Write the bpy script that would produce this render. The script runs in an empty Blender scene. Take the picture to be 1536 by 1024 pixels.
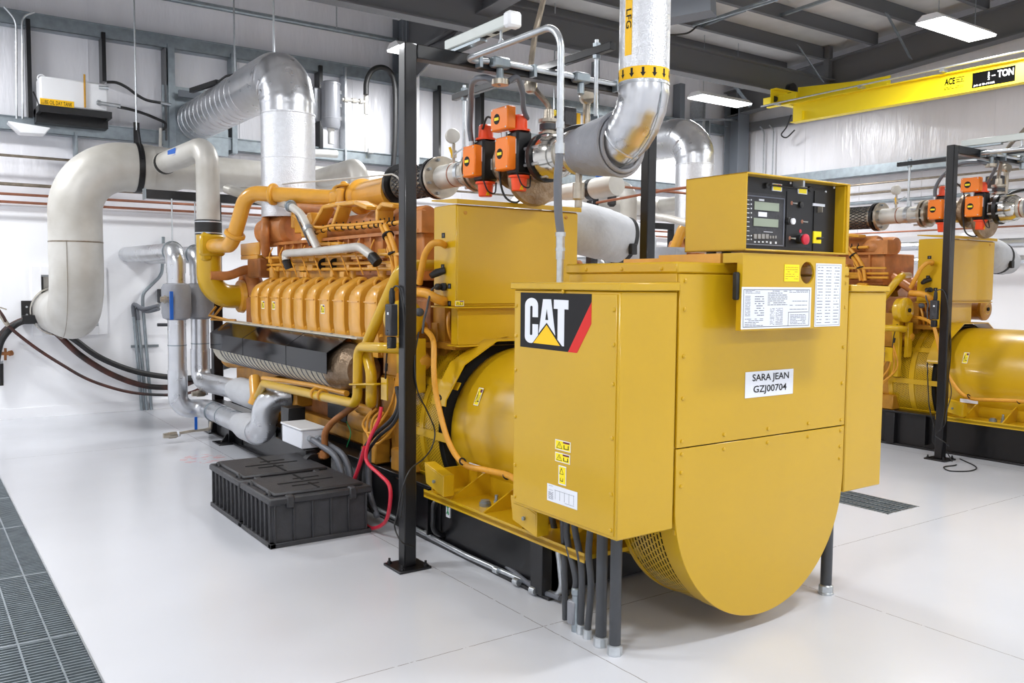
import bpy, bmesh, math, random
from mathutils import Vector, Matrix
random.seed(7)
EXPO = -0.08
sc = bpy.context.scene
COL = sc.collection
PI = math.pi
V = Vector

# ------------------------------------------------------------------ camera
F = 1307.0; CU, CV = 768.0, 512.0; H = 1.6
RR = ((0.819, -0.031, 0.573), (-0.574, -0.059, 0.817), (0.009, -0.998, -0.066))
_X = V((2637 - CU, 442 - CV, F)).normalized(); _Y = V((-150 - CU, 418 - CV, F)).normalized()
_X = (_X - _X.dot(_Y) * _Y).normalized(); _Z = _X.cross(_Y)
if _Z.y > 0: _Z = -_Z
R3 = Matrix((_X, _Y, _Z))            # camera (right, down, forward) -> world
EYE = V((0, 0, H))
def _ray(u, v): return R3 @ V((u - CU, v - CV, F))
def PX(u, v, x): d = _ray(u, v); return EYE + d * (x / d.x)
def PY(u, v, y): d = _ray(u, v); return EYE + d * (y / d.y)
def PZ(u, v, z): d = _ray(u, v); return EYE + d * ((z - H) / d.z)

cam_d = bpy.data.cameras.new('camera'); cam = bpy.data.objects.new('camera', cam_d); COL.objects.link(cam)
cr = R3 @ V((1, 0, 0)); cu = R3 @ V((0, -1, 0)); cb = R3 @ V((0, 0, -1))
cam.matrix_world = Matrix(((cr.x, cu.x, cb.x, EYE.x), (cr.y, cu.y, cb.y, EYE.y), (cr.z, cu.z, cb.z, EYE.z), (0, 0, 0, 1)))
cam_d.sensor_width = 36; cam_d.lens = F / 1536 * 36; cam_d.clip_start = 0.05; cam_d.clip_end = 100
sc.camera = cam

# ------------------------------------------------------------------ materials
def lin(r, g, b):
    f = lambda c: (c / 255 / 12.92) if c / 255 <= 0.04045 else ((c / 255 + 0.055) / 1.055) ** 2.4
    return (f(r), f(g), f(b), 1)
def mat(name, rgb, rough=0.5, metal=0.0, var=0.0, scale=6.0, bump=0.0, bscale=30.0, coat=0.0, rvar=0.0, rgb2=None, stretch=None):
    m = bpy.data.materials.new(name); m.use_nodes = True
    nt = m.node_tree; b = nt.nodes['Principled BSDF']
    c = lin(*rgb)
    b.inputs['Base Color'].default_value = c; b.inputs['Roughness'].default_value = rough; b.inputs['Metallic'].default_value = metal
    b.inputs['Coat Weight'].default_value = coat; b.inputs['Coat Roughness'].default_value = 0.08
    if var or bump or rvar or rgb2:
        tc = nt.nodes.new('ShaderNodeTexCoord'); src = tc.outputs['Object']
        if stretch:
            mp = nt.nodes.new('ShaderNodeMapping'); mp.inputs['Scale'].default_value = stretch
            nt.links.new(src, mp.inputs['Vector']); src = mp.outputs['Vector']
    if var or rgb2:
        n = nt.nodes.new('ShaderNodeTexNoise'); n.inputs['Scale'].default_value = scale; n.inputs['Detail'].default_value = 5
        nt.links.new(src, n.inputs['Vector'])
        rp = nt.nodes.new('ShaderNodeValToRGB'); rp.color_ramp.elements[0].position = 0.35; rp.color_ramp.elements[1].position = 0.65
        c2 = lin(*rgb2) if rgb2 else tuple(x * (1 - var) for x in c[:3]) + (1,)
        rp.color_ramp.elements[0].color = c2; rp.color_ramp.elements[1].color = c
        nt.links.new(n.outputs['Fac'], rp.inputs['Fac']); nt.links.new(rp.outputs['Color'], b.inputs['Base Color'])
    if rvar:
        n = nt.nodes.new('ShaderNodeTexNoise'); n.inputs['Scale'].default_value = scale * 1.7
        nt.links.new(src, n.inputs['Vector'])
        mr = nt.nodes.new('ShaderNodeMapRange'); mr.inputs['To Min'].default_value = max(0.02, rough - rvar); mr.inputs['To Max'].default_value = min(1, rough + rvar)
        nt.links.new(n.outputs['Fac'], mr.inputs['Value']); nt.links.new(mr.outputs['Result'], b.inputs['Roughness'])
    if bump:
        n = nt.nodes.new('ShaderNodeTexNoise'); n.inputs['Scale'].default_value = bscale; n.inputs['Detail'].default_value = 3
        nt.links.new(src, n.inputs['Vector'])
        bp = nt.nodes.new('ShaderNodeBump'); bp.inputs['Strength'].default_value = bump; bp.inputs['Distance'].default_value = 0.02
        nt.links.new(n.outputs['Fac'], bp.inputs['Height']); nt.links.new(bp.outputs['Normal'], b.inputs['Normal'])
    return m
def emis(name, rgb, s):
    m = bpy.data.materials.new(name); m.use_nodes = True; b = m.node_tree.nodes['Principled BSDF']
    b.inputs['Base Color'].default_value = lin(*rgb); b.inputs['Emission Color'].default_value = lin(*rgb); b.inputs['Emission Strength'].default_value = s
    return m
M = dict(
    yellow=mat('yellow_paint', (205, 163, 20), 0.3, 0, 0.06, 1.5, 0.03, 3, coat=0.25),
    amber=mat('amber_engine_paint', (226, 164, 56), 0.28, 0, 0.12, 6, 0.03, 20, coat=0.35),
    orange=mat('orange_engine_paint', (208, 136, 74), 0.45, 0, 0.3, 8, 0.1, 25),
    ochre=mat('ochre_engine_paint', (196, 138, 40), 0.45, 0, 0.35, 7, 0.1, 25),
    brown=mat('brown_casting_paint', (166, 104, 50), 0.55, 0, 0.4, 9, 0.15, 25),
    cyellow=mat('crane_yellow', (246, 222, 26), 0.4),
    black=mat('black_gloss_paint', (15, 15, 18), 0.36, 0, 0, coat=0.2),
    dblack=mat('black_satin', (22, 22, 24), 0.4, 0, 0.2, 12),
    bluegloss=mat('black_mirror_panel', (9, 10, 16), 0.08, 0, 0),
    plast=mat('charcoal_plastic', (58, 58, 61), 0.5, 0, 0.25, 14, 0.15, 60),
    rubber=mat('black_rubber', (30, 30, 31), 0.5),
    void=mat('dark_interior', (8, 7, 6), 0.9),
    hose=mat('grey_conduit_hose', (104, 107, 114), 0.4),
    dhose=mat('dark_grey_hose', (66, 68, 72), 0.45),
    alu=mat('aluminium_jacket', (216, 218, 222), 0.3, 0.9, 0.12, 5, 0.12, 9, rvar=0.1),
    dimple=mat('dimpled_aluminium', (226, 228, 232), 0.34, 0.85, 0.08, 30, 0.35, 110),
    zinc=mat('galvanised_steel', (160, 170, 176), 0.38, 0.7, 0.2, 12),
    zincl=mat('bright_zinc', (205, 210, 214), 0.3, 0.8, 0.15, 25),
    steel=mat('weathered_stainless', (214, 212, 206), 0.42, 0.2, 0, 2.2, 0.06, 10, rgb2=(188, 184, 175)),
    cast=mat('dull_stainless', (196, 186, 170), 0.3, 0.75, 0.25, 12),
    chrome=mat('polished_steel', (215, 212, 205), 0.14, 0.95, 0.1, 12),
    blanket=mat('grey_insulation_blanket', (150, 152, 158), 0.6, 0.1, 0.1, 5, 0.5, 14),
    lblanket=mat('pale_insulation_blanket', (196, 198, 202), 0.6, 0.1, 0.1, 4, 0.5, 10),
    cream=mat('cream_lagging', (206, 200, 184), 0.75, 0, 0.15, 14, 0.6, 40),
    foil=mat('stained_foil', (170, 150, 125), 0.38, 0.7, 0, 6, 0.5, 30, rgb2=(120, 98, 76)),
    white=mat('white_paint', (238, 239, 241), 0.35),
    label=mat('white_label', (232, 235, 242), 0.5),
    ink=mat('black_ink', (20, 19, 22), 0.75), gink=mat('grey_ink', (118, 122, 134), 0.6),
    lyel=mat('label_yellow', (252, 228, 20), 0.5), tri=mat('triangle_yellow', (255, 199, 0), 0.5),
    red=mat('signal_red', (214, 30, 20), 0.45), rcable=mat('red_cable', (205, 40, 62), 0.4),
    green=mat('signal_green', (30, 150, 90), 0.5), blue=mat('blue_handle', (20, 95, 190), 0.4),
    vor=mat('valve_orange', (248, 130, 28), 0.35), vred=mat('valve_red_orange', (246, 80, 30), 0.35),
    copper=mat('copper_tube', (172, 116, 92), 0.35, 0.6, 0.2, 8),
    tan=mat('tan_tube', (150, 138, 122), 0.35, 0.5, 0.3, 20),
    lcd=mat('lcd_glass', (150, 160, 142), 0.2), brass=mat('brass', (200, 150, 60), 0.3, 0.8),
    pvc=mat('white_pipe', (220, 220, 216), 0.45), bgrey=mat('canister_grey', (140, 142, 148), 0.3, 0.1),
    dsteel=mat('dark_roof_steel', (104, 105, 108), 0.55), bluesteel=mat('blue_grey_steel', (112, 118, 126), 0.5),
    tray=mat('pale_grey_enamel', (206, 212, 208), 0.4),
    yhose=mat('yellow_conduit', (226, 160, 50), 0.45, 0, 0.1, 30),
    redbox=mat('dark_red_panel', (110, 36, 52), 0.5), pink=mat('grey_plate', (168, 165, 160), 0.4, 0.4, 0.2, 10),
)
M['bluegloss'].node_tree.nodes['Principled BSDF'].inputs['Specular IOR Level'].default_value = 0.22
M['signblack'] = mat('sign_black', (7, 7, 8), 0.9); M['signblack'].node_tree.nodes['Principled BSDF'].inputs['Specular IOR Level'].default_value = 0.05
M['glow'] = emis('lamp_diffuser', (255, 255, 255), 6.0)

# ------------------------------------------------------------------ geometry collector
def fil(pts, r=0.1, n=6):
    pts = [V(p) for p in pts]; out = [pts[0]]
    for i in range(1, len(pts) - 1):
        a, b, c = pts[i - 1], pts[i], pts[i + 1]
        d1 = (a - b); d2 = (c - b); L = min(r, d1.length * 0.49, d2.length * 0.49)
        p = b + d1.normalized() * L; q = b + d2.normalized() * L
        for k in range(n + 1):
            t = k / n; out.append(p * (1 - t) ** 2 + b * 2 * t * (1 - t) + q * t * t)
    out.append(pts[-1]); return out
def arc_fil(pts, r, n=10):
    """like fil but with a true circular bend"""
    pts = [V(p) for p in pts]; out = [pts[0]]
    for i in range(1, len(pts) - 1):
        a, b, c = pts[i - 1], pts[i], pts[i + 1]
        d1 = (a - b).normalized(); d2 = (c - b).normalized(); ang = d1.angle(d2)
        if ang > 3.1: out.append(b); continue
        L = min(r / math.tan(ang / 2), (a - b).length * 0.98, (c - b).length * 0.98); rr = L * math.tan(ang / 2)
        cen = b + (d1 + d2).normalized() * (rr / math.sin(ang / 2))
        p = b + d1 * L - cen; q = b + d2 * L - cen; ax = p.cross(q)
        tot = p.angle(q)
        if ax.length < 1e-9: out.append(b); continue
        for k in range(n + 1): out.append(cen + Matrix.Rotation(tot * k / n, 3, ax.normalized()) @ p)
    out.append(pts[-1]); return out
def spl(pts, n=8):
    pts = [V(p) for p in pts]; P = [pts[0] * 2 - pts[1]] + pts + [pts[-1] * 2 - pts[-2]]; out = []
    for i in range(1, len(P) - 2):
        for k in range(n):
            t = k / n; a, b, c, d = P[i - 1], P[i], P[i + 1], P[i + 2]
            out.append(0.5 * ((2 * b) + (c - a) * t + (2 * a - 5 * b + 4 * c - d) * t * t + (3 * b - a - 3 * c + d) * t ** 3))
    out.append(pts[-1]); return out
class G:
    def __init__(s): s.v = []; s.f = []
    def add(s, vs, fs):
        k = len(s.v); s.v += [V(p) for p in vs]; s.f += [tuple(i + k for i in f) for f in fs]; return s
    def box(s, x0, x1, y0, y1, z0, z1):
        return s.add([(x, y, z) for x in (x0, x1) for y in (y0, y1) for z in (z0, z1)],
                     [(0, 1, 3, 2), (4, 6, 7, 5), (0, 4, 5, 1), (2, 3, 7, 6), (0, 2, 6, 4), (1, 5, 7, 3)])
    def cbox(s, c, d): return s.box(c[0] - d[0] / 2, c[0] + d[0] / 2, c[1] - d[1] / 2, c[1] + d[1] / 2, c[2] - d[2] / 2, c[2] + d[2] / 2)
    def bar(s, a, b, w, h, up=(0, 0, 1)):
        a, b = V(a), V(b); d = (b - a).normalized(); up = V(up)
        sd = d.cross(up)
        if sd.length < 1e-4: sd = d.cross(V((1, 0, 0)))
        sd.normalize(); u2 = sd.cross(d); vs = []
        for p in (a, b):
            for i, j in ((-1, -1), (1, -1), (1, 1), (-1, 1)): vs.append(p + sd * (w / 2 * i) + u2 * (h / 2 * j))
        return s.add(vs, [(0, 1, 2, 3), (7, 6, 5, 4), (0, 4, 5, 1), (1, 5, 6, 2), (2, 6, 7, 3), (3, 7, 4, 0)])
    def tube(s, pts, r, n=14, caps=True):
        pts = [V(p) for p in pts]; m = len(pts); rs = r if isinstance(r, (list, tuple)) else [r] * m
        T = []
        for i in range(m):
            a = pts[max(i - 1, 0)]; b = pts[min(i + 1, m - 1)]; d = b - a
            T.append(d.normalized() if d.length > 1e-9 else (T[-1] if T else V((0, 0, 1))))
        nrm = T[0].orthogonal().normalized(); vs = []
        for i in range(m):
            if i:
                ax = T[i - 1].cross(T[i])
                if ax.length > 1e-7: nrm = Matrix.Rotation(T[i - 1].angle(T[i]), 3, ax.normalized()) @ nrm
                nrm = (nrm - T[i] * nrm.dot(T[i])).normalized()
            bi = T[i].cross(nrm)
            for k in range(n):
                a = 2 * PI * k / n; vs.append(pts[i] + (nrm * math.cos(a) + bi * math.sin(a)) * rs[i])
        fs = [(i * n + k, i * n + (k + 1) % n, (i + 1) * n + (k + 1) % n, (i + 1) * n + k) for i in range(m - 1) for k in range(n)]
        if caps: fs += [tuple(range(n))[::-1], tuple(range((m - 1) * n, m * n))]
        return s.add(vs, fs)
    def cyl(s, a, b, r, r2=None, n=24): return s.tube([a, b], [r, r if r2 is None else r2], n)
    def lathe(s, o, d, prof, n=32, caps=True):
        o, d = V(o), V(d).normalized(); p = d.orthogonal().normalized(); q = d.cross(p); vs = []
        for t, r in prof:
            for k in range(n): a = 2 * PI * k / n; vs.append(o + d * t + (p * math.cos(a) + q * math.sin(a)) * r)
        m = len(prof); fs = [(i * n + k, i * n + (k + 1) % n, (i + 1) * n + (k + 1) % n, (i + 1) * n + k) for i in range(m - 1) for k in range(n)]
        if caps: fs += [tuple(range(n))[::-1], tuple(range((m - 1) * n, m * n))]
        return s.add(vs, fs)
    def ring(s, c, d, R, r, n=36, k=10, a0=0, a1=2 * PI):
        c, d = V(c), V(d).normalized(); p = d.orthogonal().normalized(); q = d.cross(p); full = abs(a1 - a0 - 2 * PI) < 1e-6
        pts = [c + (p * math.cos(a0 + (a1 - a0) * i / n) + q * math.sin(a0 + (a1 - a0) * i / n)) * R for i in range(n + 1)]
        return s.tube(pts, r, k)
    def pipe(s, o, d, L, R, t=0.004, n=32):   # hollow ring / band
        return s.lathe_h(o, d, [(0, R), (L, R)], t, n)
    def lathe_h(s, o, d, prof, t, n=32):
        pr = prof + [(a, r - t) for a, r in prof[::-1]]; pr.append(pr[0]); return s.lathe(o, d, pr, n, caps=False)
    def prism(s, poly, ax, a, b):
        def mk(p, t):
            if ax == 'y': return (p[0], t, p[1])
            if ax == 'x': return (t, p[0], p[1])
            return (p[0], p[1], t)
        n = len(poly); vs = [mk(p, a) for p in poly] + [mk(p, b) for p in poly]
        fs = [tuple(range(n)), tuple(range(2 * n - 1, n - 1, -1))] + [(i, (i + 1) % n, n + (i + 1) % n, n + i) for i in range(n)]
        return s.add(vs, fs)
    def sph(s, c, r, sc3=(1, 1, 1), n=16, m=10):
        c = V(c); vs = [c + V((0, 0, r * sc3[2]))]
        for i in range(1, m):
            th = PI * i / m
            for k in range(n): a = 2 * PI * k / n; vs.append(c + V((r * sc3[0] * math.sin(th) * math.cos(a), r * sc3[1] * math.sin(th) * math.sin(a), r * sc3[2] * math.cos(th))))
        vs.append(c - V((0, 0, r * sc3[2]))); L = len(vs) - 1
        fs = [(0, 1 + k, 1 + (k + 1) % n) for k in range(n)]
        for i in range(m - 2):
            for k in range(n): fs.append((1 + i * n + k, 1 + (i + 1) * n + k, 1 + (i + 1) * n + (k + 1) % n, 1 + i * n + (k + 1) % n))
        fs += [(L, L - n + (k + 1) % n, L - n + k) for k in range(n)]
        return s.add(vs, fs)
    def quad(s, a, b, c, d): return s.add([a, b, c, d], [(0, 1, 2, 3)])
    def slab(s, o, ru, uu, poly, t):
        """flat polygon (list of 2d) on plane o + x*ru + y*uu, thickness t along normal"""
        o, ru, uu = V(o), V(ru), V(uu); nn = ru.cross(uu).normalized(); n = len(poly)
        vs = [o + ru * p[0] + uu * p[1] for p in poly]; vs += [p + nn * t for p in vs[:n]]
        return s.add(vs, [tuple(range(n))[::-1], tuple(range(n, 2 * n))] + [(i, (i + 1) % n, n + (i + 1) % n, n + i) for i in range(n)])
    def plate(s, o, ru, uu, w, h, t): return s.slab(o, ru, uu, [(0, 0), (w, 0), (w, h), (0, h)], t)
    def perf(s, fn, nu, nv, hu=0.62, hv=0.7):
        """sheet of nu x nv cells with a slot in each; fn(u,v) with u,v in cells"""
        for i in range(nu):
            for j in range(nv):
                off = 0.5 if i % 2 else 0.0
                v0, v1 = j + off, j + 1 + off
                if v1 > nv: continue
                a, b = i, i + 1; p, q = i + (1 - hu) / 2, i + (1 + hu) / 2; r_, t_ = v0 + (1 - hv) / 2, v0 + (1 + hv) / 2
                o = [fn(a, v0), fn(b, v0), fn(b, v1), fn(a, v1)]; h = [fn(p, r_), fn(q, r_), fn(q, t_), fn(p, t_)]
                s.add(o + h, [(0, 1, 5, 4), (1, 2, 6, 5), (2, 3, 7, 6), (3, 0, 4, 7)])
        return s
    def text(s, txt, o, ru, uu, w, h, bold=0.0, t=0.0008):
        cu_ = bpy.data.curves.new('t', 'FONT'); cu_.body = txt; cu_.size = 1; cu_.offset = bold; cu_.resolution_u = 3
        ob = bpy.data.objects.new('t', cu_); me = bpy.data.meshes.new_from_object(ob)
        xs = [v.co.x for v in me.vertices]; ys = [v.co.y for v in me.vertices]
        x0, x1, y0, y1 = min(xs), max(xs), min(ys), max(ys); o, ru, uu = V(o), V(ru), V(uu); nn = ru.cross(uu).normalized()
        s.add([o + ru * ((v.co.x - x0) / (x1 - x0) * w) + uu * ((v.co.y - y0) / (y1 - y0) * h) + nn * t for v in me.vertices], [tuple(p.vertices) for p in me.polygons])
        bpy.data.objects.remove(ob); bpy.data.curves.remove(cu_); bpy.data.meshes.remove(me); return s
    def lines(s, o, ru, uu, w, h, n, fill=0.5, words=True, t=0.0008, seed=1):
        """rows of illegible print"""
        rnd = random.Random(seed); o, ru, uu = V(o), V(ru), V(uu); rh = h / n
        for i in range(n):
            x = 0
            while x < w * 0.97:
                L = w * rnd.uniform(0.08, 0.25) if words else w
                if x + L > w: L = w - x
                if rnd.random() < 0.85: s.plate(o + ru * x + uu * (i * rh + rh * (1 - fill) / 2), ru, uu, L, rh * fill, t)
                x += L + w * 0.03
        return s

ORG = {}
def mesh_of(name, g, m, org, bevel=0.0, ang=36):
    bm = bmesh.new(); vs = [bm.verts.new(p - org) for p in g.v]
    for f in g.f:
        try: bm.faces.new([vs[i] for i in f])
        except ValueError: pass
    bmesh.ops.recalc_face_normals(bm, faces=bm.faces)
    if bevel:
        es = [e for e in bm.edges if len(e.link_faces) == 2 and e.calc_face_angle(0) > math.radians(40)]
        bmesh.ops.bevel(bm, geom=es, offset=bevel, segments=1, affect='EDGES', profile=0.5, clamp_overlap=True)
    lim = math.radians(ang)
    for f in bm.faces: f.smooth = True
    for e in bm.edges:
        if len(e.link_faces) != 2 or e.calc_face_angle(0) > lim: e.smooth = False
    me = bpy.data.meshes.new(name); bm.to_mesh(me); bm.free()
    me.materials.append(M[m] if isinstance(m, str) else m)
    return me
def part(name, g, m, parent, bevel=0.0, label=None, stuff=False, ang=36):
    if parent.parent and parent.parent.parent: parent = parent.parent      # never deeper than thing > part > sub-part
    org = ORG[parent.name]; o = bpy.data.objects.new(name, mesh_of(name, g, m, org, bevel, ang)); COL.objects.link(o)
    o.parent = parent; ORG[o.name] = org
    if label: o['label'] = label
    if stuff: o['kind'] = 'stuff'
    return o
def thing(name, label, cat, loc, group=None):
    o = bpy.data.objects.new(name, None); COL.objects.link(o); o.location = loc; o.empty_display_size = 0.1
    o['label'] = label; o['category'] = cat; ORG[o.name] = V(loc)
    if group: o['group'] = group
    return o
def solo(name, g, m, label, cat, group=None, bevel=0.0, kind=None, ang=36):
    xs = [p.x for p in g.v]; ys = [p.y for p in g.v]; zs = [p.z for p in g.v]
    org = V(((min(xs) + max(xs)) / 2, (min(ys) + max(ys)) / 2, min(zs)))
    o = bpy.data.objects.new(name, mesh_of(name, g, m, org, bevel, ang)); COL.objects.link(o); o.location = org; ORG[o.name] = org
    if label: o['label'] = label
    if cat: o['category'] = cat
    if group: o['group'] = group
    if kind: o['kind'] = kind
    return o
def struct(name, g, m, label=None, bevel=0.0): return solo(name, g, m, label, None, kind='structure', bevel=bevel)
def cpart(src, parent, loc=None, rot=None):      # a repeat of a part
    c = src.copy(); COL.objects.link(c); c.parent = parent; ORG[c.name] = ORG[parent.name]
    if loc is not None: c.location = loc
    if rot is not None: c.rotation_euler = rot
    return c
def dup(o, dx, label=None, dy=0, dz=0, group=None):
    c = o.copy(); COL.objects.link(c); c.location = o.location + V((dx, dy, dz)); ORG[c.name] = ORG[o.name] + V((dx, dy, dz))
    if label: c['label'] = label
    if group: c['group'] = group
    for ch in list(o.children):
        d = ch.copy(); COL.objects.link(d); d.parent = c
        for g_ in list(ch.children):
            e = g_.copy(); COL.objects.link(e); e.parent = d
    return c
XN, YN, YP, ZP, XP = V((-1, 0, 0)), V((0, -1, 0)), V((0, 1, 0)), V((0, 0, 1)), V((1, 0, 0))
DX = 5.6
# ================================================================== ROOM
YW, XR = 11.53, 13.3
XL, YF = -4.0, -6.0
def roofz(y): return 5.48 + (YW - y) * 0.07
LEDGE = 2.43
# floor: painted slab with saw-cut joints
def floor_mat():
    m = mat('painted_floor', (211, 213, 219), 0.2, 0, 0.03, 1.2, 0.02, 5, rvar=0.06)
    nt = m.node_tree; b = nt.nodes['Principled BSDF']; old = b.inputs['Base Color'].links[0].from_socket
    geo = nt.nodes.new('ShaderNodeNewGeometry'); sep = nt.nodes.new('ShaderNodeSeparateXYZ'); nt.links.new(geo.outputs['Position'], sep.inputs[0])
    def mth(op, a, bb=None):
        n = nt.nodes.new('ShaderNodeMath'); n.operation = op
        for i, x in enumerate((a, bb)):
            if x is None: continue
            if isinstance(x, (int, float)): n.inputs[i].default_value = x
            else: nt.links.new(x, n.inputs[i])
        return n.outputs[0]
    acc = None
    nz = nt.nodes.new('ShaderNodeTexNoise'); nz.inputs['Scale'].default_value = 25; nt.links.new(geo.outputs['Position'], nz.inputs['Vector'])
    wob = mth('MULTIPLY', mth('SUBTRACT', nz.outputs['Fac'], 0.5), 0.008)
    for ax, c in (('X', 2.42), ('X', 3.925), ('X', 8.02), ('X', 9.52), ('Y', 3.175), ('X', -1.5), ('Y', -2.5), ('Y', 8.9)):
        d = mth('ABSOLUTE', mth('SUBTRACT', mth('ADD', sep.outputs[ax], wob), c)); k = mth('LESS_THAN', d, 0.0022)
        acc = k if acc is None else mth('MAXIMUM', acc, k)
    brk = mth('MULTIPLY', acc, mth('GREATER_THAN', nz.outputs['Fac'], 0.36))
    mx = nt.nodes.new('ShaderNodeMix'); mx.data_type = 'RGBA'; nt.links.new(mth('MULTIPLY', brk, 0.75), mx.inputs[0])
    nt.links.new(old, mx.inputs[6]); mx.inputs[7].default_value = lin(110, 100, 92)
    # small red overspray mark
    dx = mth('SUBTRACT', sep.outputs['X'], 2.2); dy = mth('SUBTRACT', sep.outputs['Y'], 7.98)
    rr = mth('ADD', mth('POWER', mth('DIVIDE', dx, 0.2), 2), mth('POWER', mth('DIVIDE', dy, 0.22), 2))
    n2 = nt.nodes.new('ShaderNodeTexNoise'); n2.inputs['Scale'].default_value = 14; nt.links.new(geo.outputs['Position'], n2.inputs['Vector'])
    spot = mth('MULTIPLY', mth('LESS_THAN', rr, 1.0), mth('MULTIPLY', mth('GREATER_THAN', n2.outputs['Fac'], 0.53), 0.35))
    m2 = nt.nodes.new('ShaderNodeMix'); m2.data_type = 'RGBA'; nt.links.new(spot, m2.inputs[0]); nt.links.new(mx.outputs[2], m2.inputs[6]); m2.inputs[7].default_value = lin(235, 110, 90)
    nt.links.new(m2.outputs[2], b.inputs['Base Color'])
    return m
FM = floor_mat()
# the floor slab with the two drain channels cut out
gl = G(); xs = [XL, -0.12, 0.62, 5.66, 6.06, XR + 0.2]; 
def fl(x0, x1, y0, y1): gl.box(x0, x1, y0, y1, -0.12, 0.0)
fl(XL, -0.12, YF, YW + .2); fl(-0.12, 0.62, 8.14, YW + .2); fl(-0.12, 0.62, YF, 0.5); fl(0.62, 5.66, YF, YW + .2)
fl(5.66, 6.06, YF, 3.43); fl(5.66, 6.06, 6.2, YW + .2); fl(6.06, XR + .2, YF, YW + .2)
struct('floor', gl, FM, 'pale grey painted concrete floor with thin joint lines')
M['wallw'] = mat('wall_white_paint', (250, 251, 254), 0.4)
M['vinyl'] = mat('white_vinyl_insulation', (238, 238, 243), 0.28, 0, 0.05, 3, 0.9, 5, stretch=(1.6, 1.6, 0.35))
M['ceil'] = mat('roof_insulation', (225, 223, 220), 0.5, 0, 0.1, 3, 0.4, 5)
# back wall: insulation sheet above, smooth board below, steel plate opening
zt = roofz(YW)
struct('wall_back', G().box(XL, XR + .2, YW, YW + .12, LEDGE - .1, zt + .1), 'vinyl', 'white insulated upper wall at the back behind the pipes')
gl = G(); ox0, ox1, oz0, oz1 = 1.34, 1.94, 1.05, 1.66
for a in ((XL, ox0, 0, LEDGE), (ox1, XR, 0, LEDGE), (ox0, ox1, 0, oz0), (ox0, ox1, oz1, LEDGE)): gl.box(a[0], a[1], YW - .08, YW + .12, a[2], a[3])
struct('wall_back_board', gl, 'wallw', 'smooth white board on the lower back wall')
fr = G()
for a in ((ox0 - .1, ox0, oz0 - .1, oz1 + .1), (ox1, ox1 + .1, oz0 - .1, oz1 + .1), (ox0, ox1, oz0 - .1, oz0), (ox0, ox1, oz1, oz1 + .1)): fr.box(a[0], a[1], YW - .1, YW - .075, a[2], a[3])
struct('trim_1', fr, 'wallw', 'flat white trim around the square opening in the back wall', 0.003)
struct('trim_2', G().box(XL, XR, YW - .1, YW - .0, LEDGE, LEDGE + .05), 'wallw', 'white cap rail on top of the lower back wall board')
struct('baseboard_back', G().box(XL, XR, YW - .095, YW - .08, 0, .12), 'wallw', 'white baseboard along the back wall')
struct('wall_right', G().box(XR, XR + .12, YF, YW, LEDGE - .1, 6.9), 'vinyl', 'white insulated upper wall on the right behind the crane')
struct('wall_right_board', G().box(XR - .08, XR + .12, YF, YW - .08, 0, LEDGE), 'wallw', 'smooth white board on the lower right wall')
struct('wall_left', G().box(XL - .12, XL, YF, YW, 0, 6.9), 'wallw'); struct('wall_front', G().box(XL, XR, YF - .12, YF, 0, 6.9), 'wallw')
gl = G(); gl.add([(XL, YW + .1, roofz(YW + .1)), (XR + .1, YW + .1, roofz(YW + .1)), (XR + .1, YF, roofz(YF)), (XL, YF, roofz(YF)), (XL, YW + .1, roofz(YW + .1) + .1), (XR + .1, YW + .1, roofz(YW + .1) + .1), (XR + .1, YF, roofz(YF) + .1), (XL, YF, roofz(YF) + .1)],
       [(0, 1, 2, 3), (7, 6, 5, 4), (0, 4, 5, 1), (1, 5, 6, 2), (2, 6, 7, 3), (3, 7, 4, 0)])
struct('ceiling', gl, 'ceil', 'pale insulated roof lining between dark purlins')
tn = [3]
def trim(g, m, label, bevel=0.0): o = struct('trim_%d' % tn[0], g, m, label, bevel); tn[0] += 1; return o
# purlins (along X) and rafters (along Y)
def ibeam(g, a, b, hh, w, t=0.012, tf=0.016, up=(0, 0, 1)):
    a, b = V(a), V(b); g.bar(a, b, t, hh, up); d = (b - a).normalized(); u2 = (V(up) - d * d.dot(V(up))).normalized()
    for s_ in (-1, 1): g.bar(a + u2 * s_ * hh / 2, b + u2 * s_ * hh / 2, w, tf, up)
    return g
for k in range(14):
    y = 10.15 - 0.88 * k; z = roofz(y)
    g = G().box(XL, XR - .25, y - .004, y + .004, z - .23, z - .01); g.box(XL, XR - .25, y - .07, y, z - .235, z - .225); g.box(XL, XR - .25, y, y + .07, z - .012, z - .004)
    trim(g, 'dsteel', 'dark grey roof purlin running the width of the building')
def rafter(x, y0=10.9, hh=.5):
    g = G(); a = V((x, y0, roofz(y0) - .25 - hh / 2)); b = V((x, YF, roofz(YF) - .25 - hh / 2)); return ibeam(g, a, b, hh, .22)
g = rafter(XR - .32, YW - .1, .46)
trim(g, 'dsteel', 'deep dark grey rafter sloping along the right wall above the crane')
g = rafter(5.97)
g.prism([(10.9, 4.45), (11.15, 4.3), (11.15, 5.4), (8.9, 5.4), (9.2, 5.05)], 'x', 5.96, 5.98)
trim(g, 'dsteel', 'dark grey rafter over the middle of the hall')
g = ibeam(G(), (5.97, 11.25, 0), (5.97, 11.25, 5.35), .3, .2, up=(0, 1, 0)); trim(g, 'bluesteel', 'grey steel wall column in the middle of the back wall')
g = ibeam(G(), (12.98, 11.2, 0), (12.98, 11.2, 5.1), .32, .3, up=(0, 1, 0)); trim(g, 'bluesteel', 'blue-grey steel column in the far right corner')
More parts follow.
